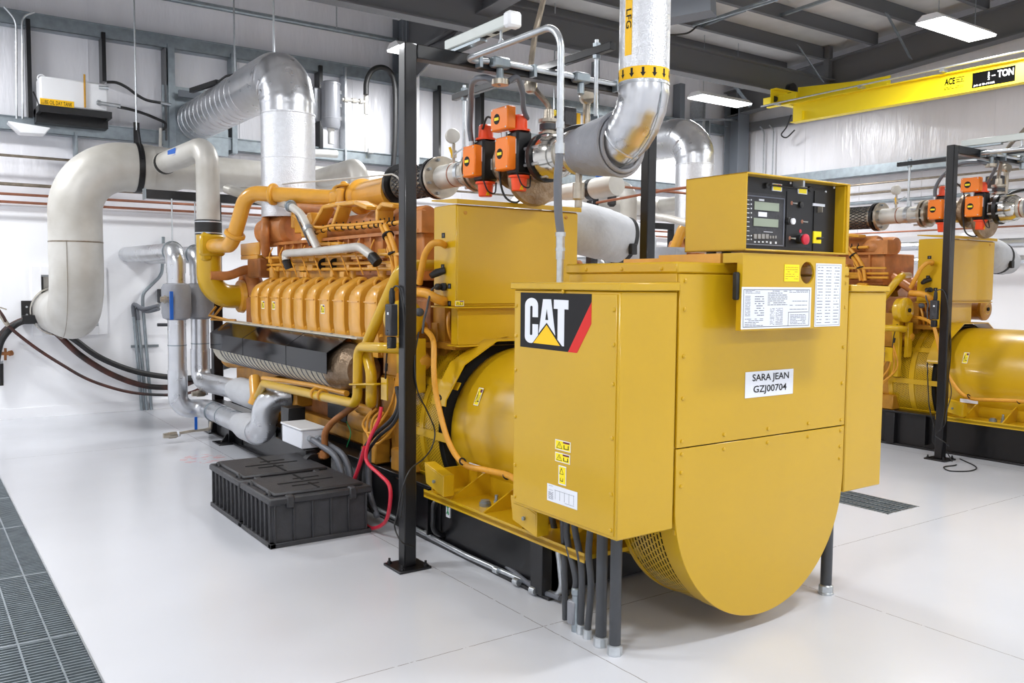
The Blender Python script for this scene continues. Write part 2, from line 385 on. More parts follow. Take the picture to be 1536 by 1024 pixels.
# girts on the walls
for z, nm in ((3.36, 'lower'), (4.53, 'upper')):
    g = G().box(XL, XR - .4, YW - .16, YW - .155, z - .08, z + .08); g.box(XL, XR - .4, YW - .16, YW - .0, z - .08, z - .075); g.box(XL, XR - .4, YW - .18, YW - .15, z + .07, z + .08)
    trim(g, 'zinc', nm + ' galvanised girt across the back wall')
g = G()
for z in (3.52,): g.box(XR - .2, XR - .195, YF, YW - .5, z - .08, z + .08); g.box(XR - .2, XR, YF, YW - .5, z - .08, z - .075)
trim(g, 'zinc', 'galvanised girt along the right wall')
g = G().box(XR - .14, XR - .1, YF, YW - .35, 4.5, 4.66); trim(g, 'dsteel', 'dark steel girt high on the right wall below the rafter')
# vertical seams of the vinyl sheets
for i, x in enumerate((1.9, 3.7, 5.3, 7.1, 8.9, 10.7, 12.3)):
    trim(G().box(x, x + .012, YW - .006, YW + .01, LEDGE, zt), 'vinyl', 'vertical seam of the insulation on the back wall')
for i, y in enumerate((11.0, 9.9, 8.8, 7.7, 6.6, 5.5, 4.4)):
    trim(G().box(XR - .006, XR + .01, y, y + .012, LEDGE, 6.0), 'vinyl', 'vertical seam of the insulation on the right wall')
# studs between girts
def stud(u, v0, v1, w, m, y, lab):
    a = PY(u, (v0 + v1) / 2, y); z0 = PY(u, v1, y).z; z1 = PY(u, v0, y).z
    g = G().box(a.x - w / 2, a.x + w / 2, y, YW - .02, z0, z1); trim(g, m, lab, 0.002)
stud(44, 28, 176, .045, 'black', 11.32, 'black strut behind the left end of the oil tank')
stud(156, 48, 122, .045, 'black', 11.32, 'black strut behind the right end of the oil tank')
stud(258, 66, 222, .08, 'zinc', 11.33, 'galvanised strut left of the spiral duct')
stud(249, 72, 210, .02, 'dsteel', 11.33, 'thin dark strut beside the galvanised strut')
stud(352, 80, 230, .07, 'zinc', 11.33, 'galvanised strut behind the duct elbow')
stud(482, 98, 222, .05, 'black', 11.33, 'black strut behind the grey canister')
stud(660, 128, 234, .04, 'black', 11.33, 'black strut to the right of the near black post')
stud(724, 136, 250, .055, 'black', 11.33, 'black strut behind the orange valves')
stud(115, 198, 262, .03, 'zinc', 11.33, 'short galvanised strut above the large grey elbow')
stud(519, 100, 245, .03, 'zincl', 11.33, 'bright strut right of the grey canister')
stud(627, 86, 250, .05, 'wallw', 11.33, 'white vertical channel just right of the near black post')
stud(1024, 125, 180, .12, 'bluesteel', 11.33, 'blue-grey wall post behind the LFG pipe')
stud(898, 90, 190, .03, 'zinc', 11.33, 'thin galvanised strut left of the LFG pipe')
stud(1055, 150, 300, .07, 'zincl', 11.2, 'pale channel under the far lamp')
stud(1064, 180, 280, .03, 'zincl', 11.2, 'slender pale pipe under the far lamp')
for y, x0, x1 in ((10.0, 9.0, 0), (8.9, 9.9, 0), (8.0, 10.6, 0), (9.4, 4.6, 0), (7.0, 8.4, 0), (6.2, 10.2, 0)):
    g = G().bar((x0, y + .4, roofz(y) - .2), (x0, y - .45, roofz(y) - .17), .05, .04); trim(g, 'zinc', 'short galvanised brace between roof purlins')
g = G().bar(PY(1330, 20, 7.4), PX(1366, 88, 12.85), .07, .01, (1, 0, 0)); trim(g, 'zinc', 'galvanised flange brace slanting to the right rafter above the lamp')
g = G().bar(PY(1197, 68, 8.7), PX(1234, 122, 12.5), .07, .01, (1, 0, 0)); trim(g, 'zinc', 'galvanised flange brace slanting behind the crane trolley')
g = G().bar(PY(1103, 130, 10.9), PX(1126, 160, 12.9), .07, .01, (1, 0, 0)); trim(g, 'zinc', 'galvanised flange brace beside the far lamp')
# thin wall-length pipes
def wallpipe(v0, r, m, lab, u0=0, y=11.33, x1=12.7):
    a = PY(u0, v0, y); solo('wall_pipe', G().tube([(XL, y, a.z), (x1, y, a.z)], r, 10), m, lab, 'pipe')
wallpipe(232, .016, 'tan', 'upper thin tan pipe running along the back wall below the oil tank')
wallpipe(275, .02, 'tan', 'lower thin tan pipe along the back wall, just above the copper lines')
wallpipe(290, .016, 'copper', 'upper copper line along the back wall above the white board')
wallpipe(302, .016, 'copper', 'lower copper line along the back wall above the white board')
g = G()
def rwp(v0, r, m, lab, u0=1400, x=13.1):
    a = PX(u0, v0, x); solo('wall_pipe', G().tube([(x, 2.0, a.z), (x, 10.9, a.z)], r, 10), m, lab, 'pipe')
rwp(266, .018, 'tan', 'highest thin pipe on the right wall under the girt')
rwp(281, .02, 'tan', 'second thin pipe on the right wall, level with the orange valves')
rwp(296, .03, 'zinc', 'grey pipe on the right wall below the two thin ones')
rwp(345, .014, 'copper', 'copper line along the right wall above the white board')
rwp(368, .07, 'alu', 'fat silver pipe low on the right wall behind the rear generator', x=12.9)
rwp(391, .06, 'alu', 'lowest silver pipe on the right wall behind the rear generator', x=12.9)
# floor drains
def grate(x0, x1, y0, y1, pitch, lab, rails, seams):
    t = thing('floor_grate', lab, 'drain grate', ((x0 + x1) / 2, (y0 + y1) / 2, -0.1), 'steel grates over the floor drains')
    part('channel', G().box(x0, x1, y0, y1, -.115, -.1), 'pink', t)
    fr = G().box(x0, x0 + .008, y0, y1, -.1, .003).box(x1 - .008, x1, y0, y1, -.1, .003).box(x0, x1, y1 - .008, y1, -.1, .003).box(x0, x1, y0, y0 + .008, -.1, .003)
    part('frame', fr, 'zincl', t)
    b = G(); y = y0 + pitch
    while y < y1 - .01: b.box(x0 + .01, x1 - .01, y - .0035, y + .0035, -.028, .001); y += pitch
    for s_ in seams: b.box(x0 + .01, x1 - .01, s_ - .01, s_ + .01, -.028, .002)
    for r_ in rails: b.box(r_ - .004, r_ + .004, y0, y1, -.03, .0025)
    part('bearing_bars', b, 'zinc', t, stuff=True); return t
grate(-.12, .62, .5, 8.14, .03, 'long galvanised steel drain grate in the floor at the left edge', [-.0, .13, .26, .375, .5], [2.6, 3.4, 4.3, 5.3, 6.4, 7.3])
grate(5.66, 6.06, 3.43, 6.2, .035, 'short galvanised drain grate in the floor to the right of the front generator', [5.76, 5.86, 5.96], [])

# ================================================================== LAMPS
def lamp(x, y, z=4.6, lab='', rot=False, power=170):
    t = thing('hanging_lamp', lab, 'lamp', (x, y, z), 'fluorescent lamps hanging from the roof')
    L, W = (1.18, .34)
    hx, hy = (L / 2, W / 2)
    g = G(); g.add([(x - hx, y - hy, z), (x + hx, y - hy, z), (x + hx, y + hy, z), (x - hx, y + hy, z), (x - hx, y - hy * .5, z + .07), (x + hx, y - hy * .5, z + .07), (x + hx, y + hy * .5, z + .07), (x - hx, y + hy * .5, z + .07)],
                   [(4, 5, 6, 7), (0, 4, 7, 3), (1, 2, 6, 5), (0, 1, 5, 4), (2, 3, 7, 6)])
    part('housing', g, 'white', t)
    part('diffuser', G().box(x - hx + .01, x + hx - .01, y - hy + .01, y + hy - .01, z - .02, z + .005), 'glow', t)
    for s_ in (-.4, .4): part('hanger', G().tube([(x + s_, y, z + .06), (x + s_, y, roofz(y) - .02)], .004, 6), 'zinc', t)
    ld = bpy.data.lights.new('lamp_light', 'AREA'); ld.shape = 'RECTANGLE'; ld.size = L; ld.size_y = W; ld.energy = power * (1.3 if y > 9 else 1.0); ld.color = (0.97, 0.985, 1.0)
    lo = bpy.data.objects.new('lamp_light', ld); COL.objects.link(lo); lo.location = (0, 0, -.03); lo.parent = t
    return t
LP = 105
lamp(10.15, 5.52, lab='bright white lamp hanging in front of the yellow crane beam', power=LP)
lamp(11.0, 9.85, lab='bright white lamp hanging in the far corner under the runway beam', power=LP)
lamp(5.66, 9.85, 4.5, lab='bright lamp peeping out behind the top of the near black post', power=LP)
for x, y in ((-.6, 9.85), (-.6, 5.5), (4.6, 5.5), (-.6, 1.2), (4.6, 1.2), (10.15, 1.2), (-.6, -3), (4.6, -3), (10.15, -3)):
    lamp(x, y, lab='fluorescent lamp further along the hall', power=LP)
# ================================================================== GENERATOR SET
GX, GY = 3.277, 2.6
gen = thing('generator_set', 'large yellow gas engine generator in the foreground with the SARA JEAN plate', 'generator', (GX, GY, 0), 'yellow generator sets')
def P(name, g, m, bevel=0.0, label=None, par=None, ang=36): return part(name, g, m, par or gen, bevel, label, ang=ang)
# --- black skid
g = G()
for s_ in (-1, 1):
    xi, xo = GX + s_ * .60, GX + s_ * .50
    g.box(min(xi, xo), max(xi, xo), 3.45, 9.3, .012, .345); xf_ = GX + s_ * .64; g.box(min(xf_, xo), max(xf_, xo), 3.42, 9.32, 0, .018); g.box(min(xf_, xo), max(xf_, xo), 3.42, 9.32, .33, .35)
    for k in range(6): g.box(min(GX + s_ * .612, xo), max(GX + s_ * .612, xo), 4.55 + .95 * k, 4.56 + .95 * k, .02, .33)
for y in (3.5, 5.0, 7.1, 9.25): g.box(GX - .66, GX + .66, y - .05, y + .05, .02, .33)
P('base_rail', g, 'black', 0.003)
g = G().box(GX - .66, GX - .6, 4.62, 4.635, .05, .34).tube(fil([(2.68, 4.52, .3), (2.6, 4.52, .28), (2.6, 4.52, .1), (2.68, 4.52, .06)], .05), .018, 10); P('lifting_eye', g, 'black')
g = G().box(2.668, 2.675, 4.44, 4.485, .19, .285); dec = P('lifting_sticker', g, 'label', label='white sticker with a green hook symbol')
g = G().ring((2.6665, 4.4625, .262), XN, .011, .0035, 20, 6).ring((2.6665, 4.4625, .215), XN, .009, .0035, 20, 6, 0, 4.6).box(2.665, 2.668, 4.460, 4.465, .22, .25); part('hook_symbol', g, 'green', dec)
# --- alternator feet and cradle
for s_ in (-1, 1):
    mx_ = lambda q: GX + s_ * (GX - q)
    def bx_(g, x0, x1, *r): return g.box(min(mx_(x0), mx_(x1)), max(mx_(x0), mx_(x1)), *r)
    g = bx_(G(), 2.5, 2.82, 2.98, 4.46, .352, .372); bx_(g, 2.5, 2.505, 2.98, 4.46, .34, .385); bx_(g, 2.8, 2.82, 2.98, 4.46, .37, .52)
    for y in (3.15, 3.5, 3.85, 4.2): g.prism([(mx_(2.52), .372), (mx_(2.8), .372), (mx_(2.8), .52)], 'y', y, y + .012)
    P('mounting_foot', g, 'yellow')
for y in (3.98, 3.9, 3.28):
    b = G().lathe((2.64, y, .372), ZP, [(0, .02), (.01, .02), (.01, .014), (.045, .014), (.045, .009), (.075, .009)], 10) if y != 3.98 else G().lathe((2.62, y, .372), ZP, [(0, .034), (.02, .034), (.02, .026), (.032, .026)], 16)
    P('anchor_bolt', b, 'zinc')
for y, x in ((4.28, 2.47), (3.36, 2.44)):
    g = G().prism([(y - .09, .40), (y + .1, .44), (y + .12, .55), (y - .09, .51)], 'x', x, x + .012); g.prism([(y - .09, .51), (y + .12, .55), (y + .12, .56), (y - .09, .52)], 'x', x, x + .07)
    g.prism([(y - .1, .40), (y - .09, .40), (y - .09, .52), (y - .1, .52)], 'x', x, x + .07); bk = P('rail_bracket', g, 'yellow', .002)
    part('bolt', G().cyl((x - .012, y, .47), (x, y, .47), .01, n=8), 'zinc', bk)
P('foot_end_plate', G().box(2.55, 2.8, 4.44, 4.455, .37, .5), 'yellow')
# --- alternator barrel
cz = .68
g = G().lathe((GX, 2.95, cz), YP, [(0, .5), (.1, .52), (1.58, .52), (1.64, .512), (1.67, .49), (1.68, .45)], 72)
P('alternator_barrel', g, 'yellow', ang=50)
# octagonal hood strip
def oct_ring(y0, y1, ro, ri, m, nm):
    A = [(2.665, .86), (2.67, .90), (2.80, 1.11), (3.04, 1.25), (2 * GX - 3.04, 1.25), (2 * GX - 2.80, 1.11), (2 * GX - 2.67, .90), (2 * GX - 2.665, .86)]
    B = [(GX + (x - GX) * ri, cz + (z - cz) * ri) for x, z in A]
    return P(nm, G().prism(A + B[::-1], 'y', y0, y1), m)
oct_ring(4.50, 4.66, 1, .985, 'yellow', 'hood_strip')
def drumfn(y0, dy, r, a0, da, xc=GX, zc=cz):
    return lambda u, v: V((xc + r * math.cos(a0 + da * v), y0 + dy * u, zc + r * math.sin(a0 + da * v)))
g = G().perf(drumfn(4.62, .18 / 12, .585, math.radians(95), math.radians(1.8)), 12, 96, .42, .7); P('perforated_guard', g, 'yellow')
g = G().perf(drumfn(4.84, .19 / 12, .585, math.radians(95), math.radians(1.8)), 12, 96, .42, .7); P('perforated_guard', g, 'yellow')
for y in (4.80, 5.03):
    g = G().lathe_h((GX, y, cz), YP, [(0, .592), (.05, .592)], .02, 60); P('guard_band', g, 'yellow')
g = G()
for a in (150, 182, 214): 
    c, s_ = math.cos(math.radians(a)), math.sin(math.radians(a)); t_ = V((-s_, 0, c))
    o = V((GX + c * .59, 4.5, cz + s_ * .59)); g.bar(o, o + V((0, .55, 0)), .012, .05, (c, 0, s_)) if False else g.bar(o, o + V((0, .55, 0)), .05, .008, (c, 0, s_))
P('guard_strap', g, 'yellow')
P('guard_dark_core', G().cyl((GX, 4.6, cz), (GX, 5.1, cz), .565, n=48), 'void')  # near-black filler core, its colour supplies the shade behind the guard holes
# flywheel housing
g = G().lathe((GX, 5.06, cz), YP, [(0, .56), (.02, .60), (.14, .60), (.16, .55), (.3, .5)], 48); g.box(2.72, 2 * GX - 2.72, 5.1, 5.3, .36, .85); P('flywheel_housing', g, 'ochre', .004)
# --- front enclosure
g = G().box(2.68, 3.876, 2.615, 3.34, .66, 1.652); P('terminal_housing', g, 'yellow', .003)
g = G().box(2.672, 3.884, 2.606, 3.36, 1.652, 1.70); P('top_cover', g, 'yellow', .008)
g = G().box(2.95, 3.7, 2.62, 3.0, 1.70, 1.742).box(3.0, 3.6, 2.8, 3.3, 1.7, 1.73); P('control_box_mount', g, 'amber')
P('upper_front_panel', G().box(2.684, 3.872, 2.600, 2.614, .908, 1.648), 'yellow', .002)
poly = [(2.684, .903), (2.684, .66)] + [(GX - .594 * math.cos(t), .66 - .594 * math.sin(t)) for t in [PI * k / 48 for k in range(1, 48)]] + [(3.872, .66), (3.872, .903)]
P('lower_front_panel', G().prism(poly, 'y', 2.600, 2.614), 'yellow', .002)
g = G()
pr = [(GX + .592 * math.cos(PI + PI * k / 60), .66 + .592 * math.sin(PI + PI * k / 60)) for k in range(61)]; pi_ = [(GX + .584 * math.cos(PI + PI * k / 60), .66 + .584 * math.sin(PI + PI * k / 60)) for k in range(61)]
g.prism(pr + pi_[::-1], 'y', 2.614, 2.70); g.prism(pr + pi_[::-1], 'y', 2.95, 2.975); P('drum_band', g, 'yellow')
g = G().perf(drumfn(2.70, .25 / 11, .588, math.radians(181), math.radians(3.2), zc=.66), 11, 55, .4, .8); P('perforated_drum', g, 'yellow')
P('drum_interior', G().lathe((GX, 2.64, .66), YP, [(0, .55), (.32, .55)], 40), 'void')  # solid near-black cylinder, darkness behind the drum slots given as colour
P('drum_notch', G().box(2.69, 2.73, 2.606, 2.62, .53, .552), 'yellow')
# dark gap lines behind seams
P('seam_shadow_gap', G().box(2.70, 3.86, 2.608, 2.616, .900, .912), 'void')
# side cabinets
cabL = P('side_cabinet', G().box(2.35, 2.672, 2.6, 3.335, .56, 1.575), 'yellow', .006)
part('cabinet_lid', G().prism([(2.338, 1.577), (2.676, 1.577), (2.676, 1.614), (2.338, 1.607)], 'y', 2.59, 3.35), 'yellow', cabL, .004)
part('door_panel', G().box(2.345, 2.351, 2.615, 3.32, .575, 1.562), 'yellow', cabL, .002)
cabR = P('side_cabinet', G().box(3.884, 4.205, 2.6, 3.335, .56, 1.575), 'yellow', .006)
part('cabinet_lid', G().prism([(3.88, 1.577), (4.217, 1.577), (4.217, 1.605), (3.88, 1.612)], 'y', 2.59, 3.35), 'yellow', cabR, .004)
part('door_panel', G().box(4.204, 4.21, 2.615, 3.32, .575, 1.562), 'yellow', cabR, .002)
# bolts
b0 = part('bolt', G().lathe((0, 0, 0), XN, [(0, .009), (.004, .009), (.007, .005)], 8), 'yellow', gen)
def place_bolt(i, p, rot): 
    o = b0 if i == 0 else cpart(b0, gen)
    o.location = V(p) - ORG[gen.name] + V((0, 0, 0)); o.rotation_euler = rot
b0.data.transform(Matrix.Translation(ORG[gen.name]))     # mesh back at its own origin
sp = []
for z in (.6, .75, .98, 1.2, 1.36, 1.5):
    for y in (2.63, 3.31): sp.append(((2.345, y, z), (0, 0, 0)))
sp.append(((2.345, 2.96, 1.5695), (0, 0, 0)))
for z in (.74, .80, .88, .935, 1.12, 1.3, 1.5, 1.62):
    for x in (2.715, 3.842): sp.append(((x, 2.6, z), (0, 0, PI / 2)))
for x in (2.98, 3.28, 3.58):
    for z in (.875, .94): sp.append(((x, 2.6, z), (0, 0, PI / 2)))
for y in (2.7, 2.95, 3.2): sp.append(((2.672, y, 1.672), (0, 0, 0)))
for i, (p_, r_) in enumerate(sp): place_bolt(i, p_, r_)
# --- maker's emblem on the left cabinet
ys, zb = 3.275, 1.312
def em(poly, lay, m, par, nm):
    pp = []
    for px, py in poly:
        s_ = (px - 218) / 1132; s_ = s_ * (1.06 - .06 * s_) ; top = 92 + 18 * (px - 218) / 1132; bot = 905 + 110 * (px - 218) / 1132
        pp.append((s_ * .505, (bot - py) / (bot - top) * .25))
    return part(nm, G().slab((2.3445 - lay * .0006, ys, zb), YN, ZP, pp, .0008), m, par)
E_ = em([(218, 92), (1350, 110), (1350, 230), (995, 985), (218, 905)], 0, 'ink', cabL, 'emblem_black_field') 
em([(1350, 230), (1350, 560), (1135, 1000), (995, 985)], 0, 'red', cabL, 'emblem_red_stripe')
def arcp(cx, cy, rx, ry, a0, a1, n=10): return [(cx + rx * math.cos(math.radians(a0 + (a1 - a0) * i / n)), cy + ry * math.sin(math.radians(a0 + (a1 - a0) * i / n))) for i in range(n + 1)]
Cp = arcp(402, 285, 107, 113, 180, 360) + [(510, 465), (420, 461), (420, 310)] + arcp(400, 312, 20, 22, 0, -180, 6) + [(380, 710)] + arcp(400, 712, 20, 22, 180, 0, 6) + [(420, 566), (513, 571), (513, 735), (425, 848)] + arcp(402, 745, 107, 107, 80, 180)
em(Cp, 1, 'label', cabL, 'emblem_letter_c')
em([(590, 192), (720, 194), (792, 740), (652, 545), (523, 705)], 1, 'label', cabL, 'emblem_letter_a'); em([(652, 340), (676, 505), (632, 503)], 2, 'ink', cabL, 'emblem_counter')
em([(765, 197), (995, 207), (995, 347), (932, 343), (932, 902), (903, 898), (828, 800), (828, 338), (765, 335)], 1, 'label', cabL, 'emblem_letter_t')
em([(651, 580), (868, 895), (436, 851)], 1, 'tri', cabL, 'emblem_triangle')
# warning stickers on the left cabinet side
def lp(u, v): p = PX(u, v, 2.3445); return p
def sticker(o, ru, uu, w, h, par, kind, nm='warning_sticker', seed=1):
    s0 = part(nm, G().plate(o, ru, uu, w, h, .0006), 'label', par); n = ru.cross(uu).normalized() * .0007
    if kind == 'warn':
        e = .08 * min(w, h); part('yellow_field', G().plate(V(o) + n + ru * e + uu * e, ru, uu, w - 2 * e, h - 2 * e, .0003), 'lyel', s0)
        g = G(); q = V(o) + n * 1.6 + ru * w * .1 + uu * h * .18; tw = w * .36; th = h * .62
        for a, b in (((0, 0), (1, 0)), ((1, 0), (.5, 1)), ((.5, 1), (0, 0)), ((.5, .25), (.5, .7))): g.bar(q + ru * a[0] * tw + uu * a[1] * th, q + ru * b[0] * tw + uu * b[1] * th, min(w, h) * .05, .0006, n)
        part('warning_triangle', g, 'ink', s0); part('red_header', G().plate(V(o) + n * 1.6 + ru * w * .52 + uu * h * .74, ru, uu, w * .42, h * .18, .0003), 'redbox', s0)
        g = G(); q = V(o) + n * 1.6 + ru * w * .56 + uu * h * .2
        g.plate(q, ru, uu, w * .32, h * .07, .0003).plate(q, ru, uu, w * .05, h * .4, .0003).plate(q + ru * w * .27, ru, uu, w * .05, h * .4, .0003); part('symbol', g, 'ink', s0)
    return s0
oz_ = lambda u, v, x=2.3440: PX(u, v, x)
def stick_x(u0, v0, u1, v1, par, kind, x=2.3440, nm='warning_sticker'):
    a = PX(u0, v0, x); b = PX(u1, v1, x); return sticker(V((x, a.y, b.z)), YN, ZP, a.y - b.y, a.z - b.z, par, kind, nm)
stick_x(833, 658, 856, 679, cabL, 'warn'); stick_x(833, 677, 855, 697, cabL, 'warn')
s0 = stick_x(838, 697, 849, 729, cabL, '', nm='tall_warning_sticker'); a = PX(839, 699, 2.3430); b = PX(848, 727, 2.3430)
part('yellow_field', G().plate(V((2.3432, a.y, b.z)), YN, ZP, a.y - b.y, a.z - b.z, .0004), 'lyel', s0)
g = G(); q = V((2.3425, a.y - .003, (a.z + b.z) / 2 + .005)); 
for p_, r_ in (((0, 0), (1, 0)), ((1, 0), (.5, 1)), ((.5, 1), (0, 0))): g.bar(q + YN * p_[0] * .026 + ZP * p_[1] * .026, q + YN * r_[0] * .026 + ZP * r_[1] * .026, .0022, .0006, XN)
g.plate(q + V((0, -.004, -.032)), YN, ZP, .02, .003, .0004).plate(q + V((0, -.004, -.032)), YN, ZP, .003, .014, .0004).plate(q + V((0, -.021, -.032)), YN, ZP, .003, .014, .0004); part('symbol', g, 'ink', s0)
a = PX(821, 724, 2.344); b = PX(866, 765, 2.344); dg = part('wiring_label', G().plate(V((2.344, a.y, b.z)), YN, ZP, a.y - b.y, a.z - b.z, .0008), 'label', cabL, label='white wiring diagram label')
g = G(); o = V((2.343, a.y, b.z)); w_, h_ = a.y - b.y, a.z - b.z
for k in range(5): g.plate(o + YN * (w_ * (.28 + .15 * k)) + ZP * h_ * .2, YN, ZP, .0012, h_ * .55, .0004)
g.plate(o + YN * w_ * .25 + ZP * h_ * .72, YN, ZP, w_ * .65, .0012, .0004).plate(o + YN * w_ * .6 + ZP * h_ * .14, YN, ZP, w_ * .3, .0012, .0004)
g.lines(o + YN * w_ * .05 + ZP * h_ * .12, YN, ZP, w_ * .16, h_ * .45, 8, .4, t=.0004); g.plate(o + YN * w_ * .06 + ZP * h_ * .66, YN, ZP, w_ * .14, .0012, .0004).plate(o + YN * w_ * .06 + ZP * h_ * .9, YN, ZP, w_ * .14, .0012, .0004); part('diagram_lines', g, 'gink', dg)
# name plate on the front panel
yf = 2.5985
def py(u, v, y=yf): return PY(u, v, y)
a = py(1117, 598); b = py(1190, 552); np_ = P('name_plate', G().plate(V((a.x, yf, a.z + .002)), XP, ZP, b.x - a.x, b.z - a.z - .004, .0012), 'label', label='white name plate reading SARA JEAN GZJ00704')
w_, h_ = b.x - a.x, b.z - a.z - .004; o = V((a.x, yf - .0016, a.z + .002))
part('lettering', G().text('SARA JEAN', o + XP * w_ * .14 + ZP * h_ * .545, XP, ZP, w_ * .76, h_ * .35, .012).text('GZJ00704', o + XP * w_ * .165 + ZP * h_ * .10, XP, ZP, w_ * .69, h_ * .35, .012), 'ink', np_)
# --- apron panel below the control box with viewing hole
def hole_plate(g, x0, x1, z0, z1, y, t, cx, czz, r, n=48):
    angs = sorted([2 * PI * k / n for k in range(n)] + [math.atan2(z - czz, x - cx) % (2 * PI) for x in (x0, x1) for z in (z0, z1)])
    I, O = [], []
    for a in angs:
        c, s_ = math.cos(a), math.sin(a); k = min([q for q in (((x1 if c > 0 else x0) - cx) / c if abs(c) > 1e-9 else 9e9, ((z1 if s_ > 0 else z0) - czz) / s_ if abs(s_) > 1e-9 else 9e9)])
        I.append((cx + c * r, czz + s_ * r)); O.append((cx + c * k, czz + s_ * k))
    m = len(angs); vs = [(p[0], y, p[1]) for p in I] + [(p[0], y, p[1]) for p in O] + [(p[0], y + t, p[1]) for p in I] + [(p[0], y + t, p[1]) for p in O]
    fs = []
    for i in range(m):
        j = (i + 1) % m; fs += [(i, j, m + j, m + i), (2 * m + i, 3 * m + i, 3 * m + j, 2 * m + j), (i, 2 * m + i, 2 * m + j, j), (m + i, m + j, 3 * m + j, 3 * m + i)]
    return g.add(vs, fs)
ya = 2.49
c = PY(1211, 409, ya); gA = hole_plate(G(), 2.945, 3.675, 1.408, 1.742, ya, .01, c.x, c.z, .05)
gA.box(2.945, 2.955, ya + .01, 2.6, 1.70, 1.742); gA.box(3.665, 3.675, ya + .01, 2.6, 1.70, 1.742); gA.box(2.945, 2.955, ya + .01, ya + .03, 1.408, 1.7); ap = P('instruction_apron', gA, 'yellow')
part('handle_slot', G().box(2.925, 2.945, 2.50, 2.53, 1.54, 1.66), 'rubber', ap, .006)
def sheet(u0, v0, u1, v1, par, m, nm, y, lab=None):
    a = PY(u0, v1, y); b = PY(u1, v0, y); s0 = part(nm, G().plate(V((a.x, y, a.z)), XP, ZP, b.x - a.x, b.z - a.z, .0008), m, par, label=lab); return s0, V((a.x, y - .0009, a.z)), b.x - a.x, b.z - a.z
s0, o, w_, h_ = sheet(1111, 431, 1217, 494, ap, 'label', 'instruction_sheet', ya - .001, 'wide white instruction sheet')
g = G().plate(o + XP * .012 + ZP * .008, XP, ZP, w_ - .024, .002, .0004).plate(o + XP * .012 + ZP * (h_ - .012), XP, ZP, w_ - .024, .002, .0004).plate(o + XP * .012 + ZP * .008, XP, ZP, .002, h_ - .02, .0004).plate(o + XP * (w_ - .014) + ZP * .008, XP, ZP, .002, h_ - .02, .0004)
g.plate(o + XP * w_ * .66 + ZP * h_ * .38, XP, ZP, w_ * .3, .002, .0004).plate(o + XP * w_ * .66 + ZP * .008, XP, ZP, .002, h_ * .35, .0004); part('border', g, 'ink', s0)
g = G()
for i, (x, z, ww, hh, n) in enumerate(((.05, .06, .25, .2, 5), (.05, .3, .07, .5, 14), (.18, .3, .13, .5, 9), (.05, .84, .2, .09, 3), (.36, .55, .28, .38, 8), (.4, .08, .06, .42, 12), (.48, .08, .1, .42, 16), (.67, .86, .28, .07, 2), (.68, .64, .26, .04, 1), (.68, .54, .26, .04, 1), (.68, .44, .26, .04, 1), (.69, .08, .24, .26, 7))):
    g.lines(o + XP * w_ * x + ZP * h_ * z, XP, ZP, w_ * ww, h_ * hh, n, .35, seed=i, t=.0004)
part('print', g, 'gink', s0)
s0, o, w_, h_ = sheet(1221, 396, 1262.5, 490, ap, 'label', 'check_list_sheet', ya - .001, 'tall white checklist sheet')
g = G().plate(o + XP * .006 + ZP * .006, XP, ZP, w_ - .012, .0015, .0004).plate(o + XP * .006 + ZP * (h_ - .008), XP, ZP, w_ - .012, .0015, .0004).plate(o + XP * .006 + ZP * .006, XP, ZP, .0015, h_ - .012, .0004).plate(o + XP * (w_ - .008) + ZP * .006, XP, ZP, .0015, h_ - .012, .0004)
for i, x in enumerate((.08, .4, .72)): g.lines(o + XP * w_ * x + ZP * h_ * .04, XP, ZP, w_ * .2, h_ * .92, 19, .22, seed=i + 30, t=.0004)
part('print', g, 'gink', s0)
s0, o, w_, h_ = sheet(1176, 397, 1199, 422, ap, 'lyel', 'yellow_notice', ya - .001, 'small yellow notice')
part('print', G().lines(o + XP * w_ * .08 + ZP * h_ * .1, XP, ZP, w_ * .84, h_ * .8, 6, .2, seed=5, t=.0004), 'ochre', s0)
# --- control box
x0, x1, z0, z1, yb, yfr = 2.945, 3.68, 1.752, 2.083, 2.83, 2.48
g = G().box(x0, x0 + .008, yfr, yb, z0, z1).box(x1 - .008, x1, yfr, yb, z0, z1).box(x0, x1, yfr, yb, z1 - .008, z1).box(x0, x1, yfr, yb, z0, z0 + .008).box(x0, x1, yb - .008, yb, z0, z1)
g.box(x1 - .02, x1 - .008, yfr, yfr + .012, z0, z1)
cb_ = P('control_box', g, 'yellow', .002); yp = 2.54
for x in (2.98, 3.08): P('rubber_mount', G().cyl((x, 2.7, 1.70), (x, 2.7, 1.752), .022), 'rubber')
part('instrument_panel', G().box(x0 + .008, x1 - .008, yp, yp + .01, z0 + .008, z1 - .008), 'dblack', cb_)
def cpx(u, v, y=yp): return PY(u, v, y)
def cz_(cx, cy): return (1090 + cx / 7.68, 250 + cy / 7.68)    # detail view pixel -> picture pixel
def rect(x0_, y0_, x1_, y1_, m, nm, t=.003, par=None, y=yp):
    u0, v0 = cz_(x0_, y0_); u1, v1 = cz_(x1_, y1_); um, vm = (u0 + u1) / 2, (v0 + v1) / 2
    a = PY(u0, vm, y - t); b = PY(u1, vm, y - t); c_ = PY(um, v0, y - t); d_ = PY(um, v1, y - t)
    return part(nm, G().box(a.x, b.x, y - t, y, d_.z, c_.z), m, par or cb_)
rect(200, 310, 665, 915, 'plast', 'display_bezel', .002); 
u0, v0 = cz_(195, 320); u1, v1 = cz_(668, 365); a = PY(u0, v0, yp - .003); b = PY(u1, v1, yp - .003); u2, v2 = cz_(640, 915); c_ = PY(u2, v2, yp - .003)
g = G(); xl, xr, zt_, zb_ = x0 + .01, b.x, (a.z + b.z) / 2, c_.z
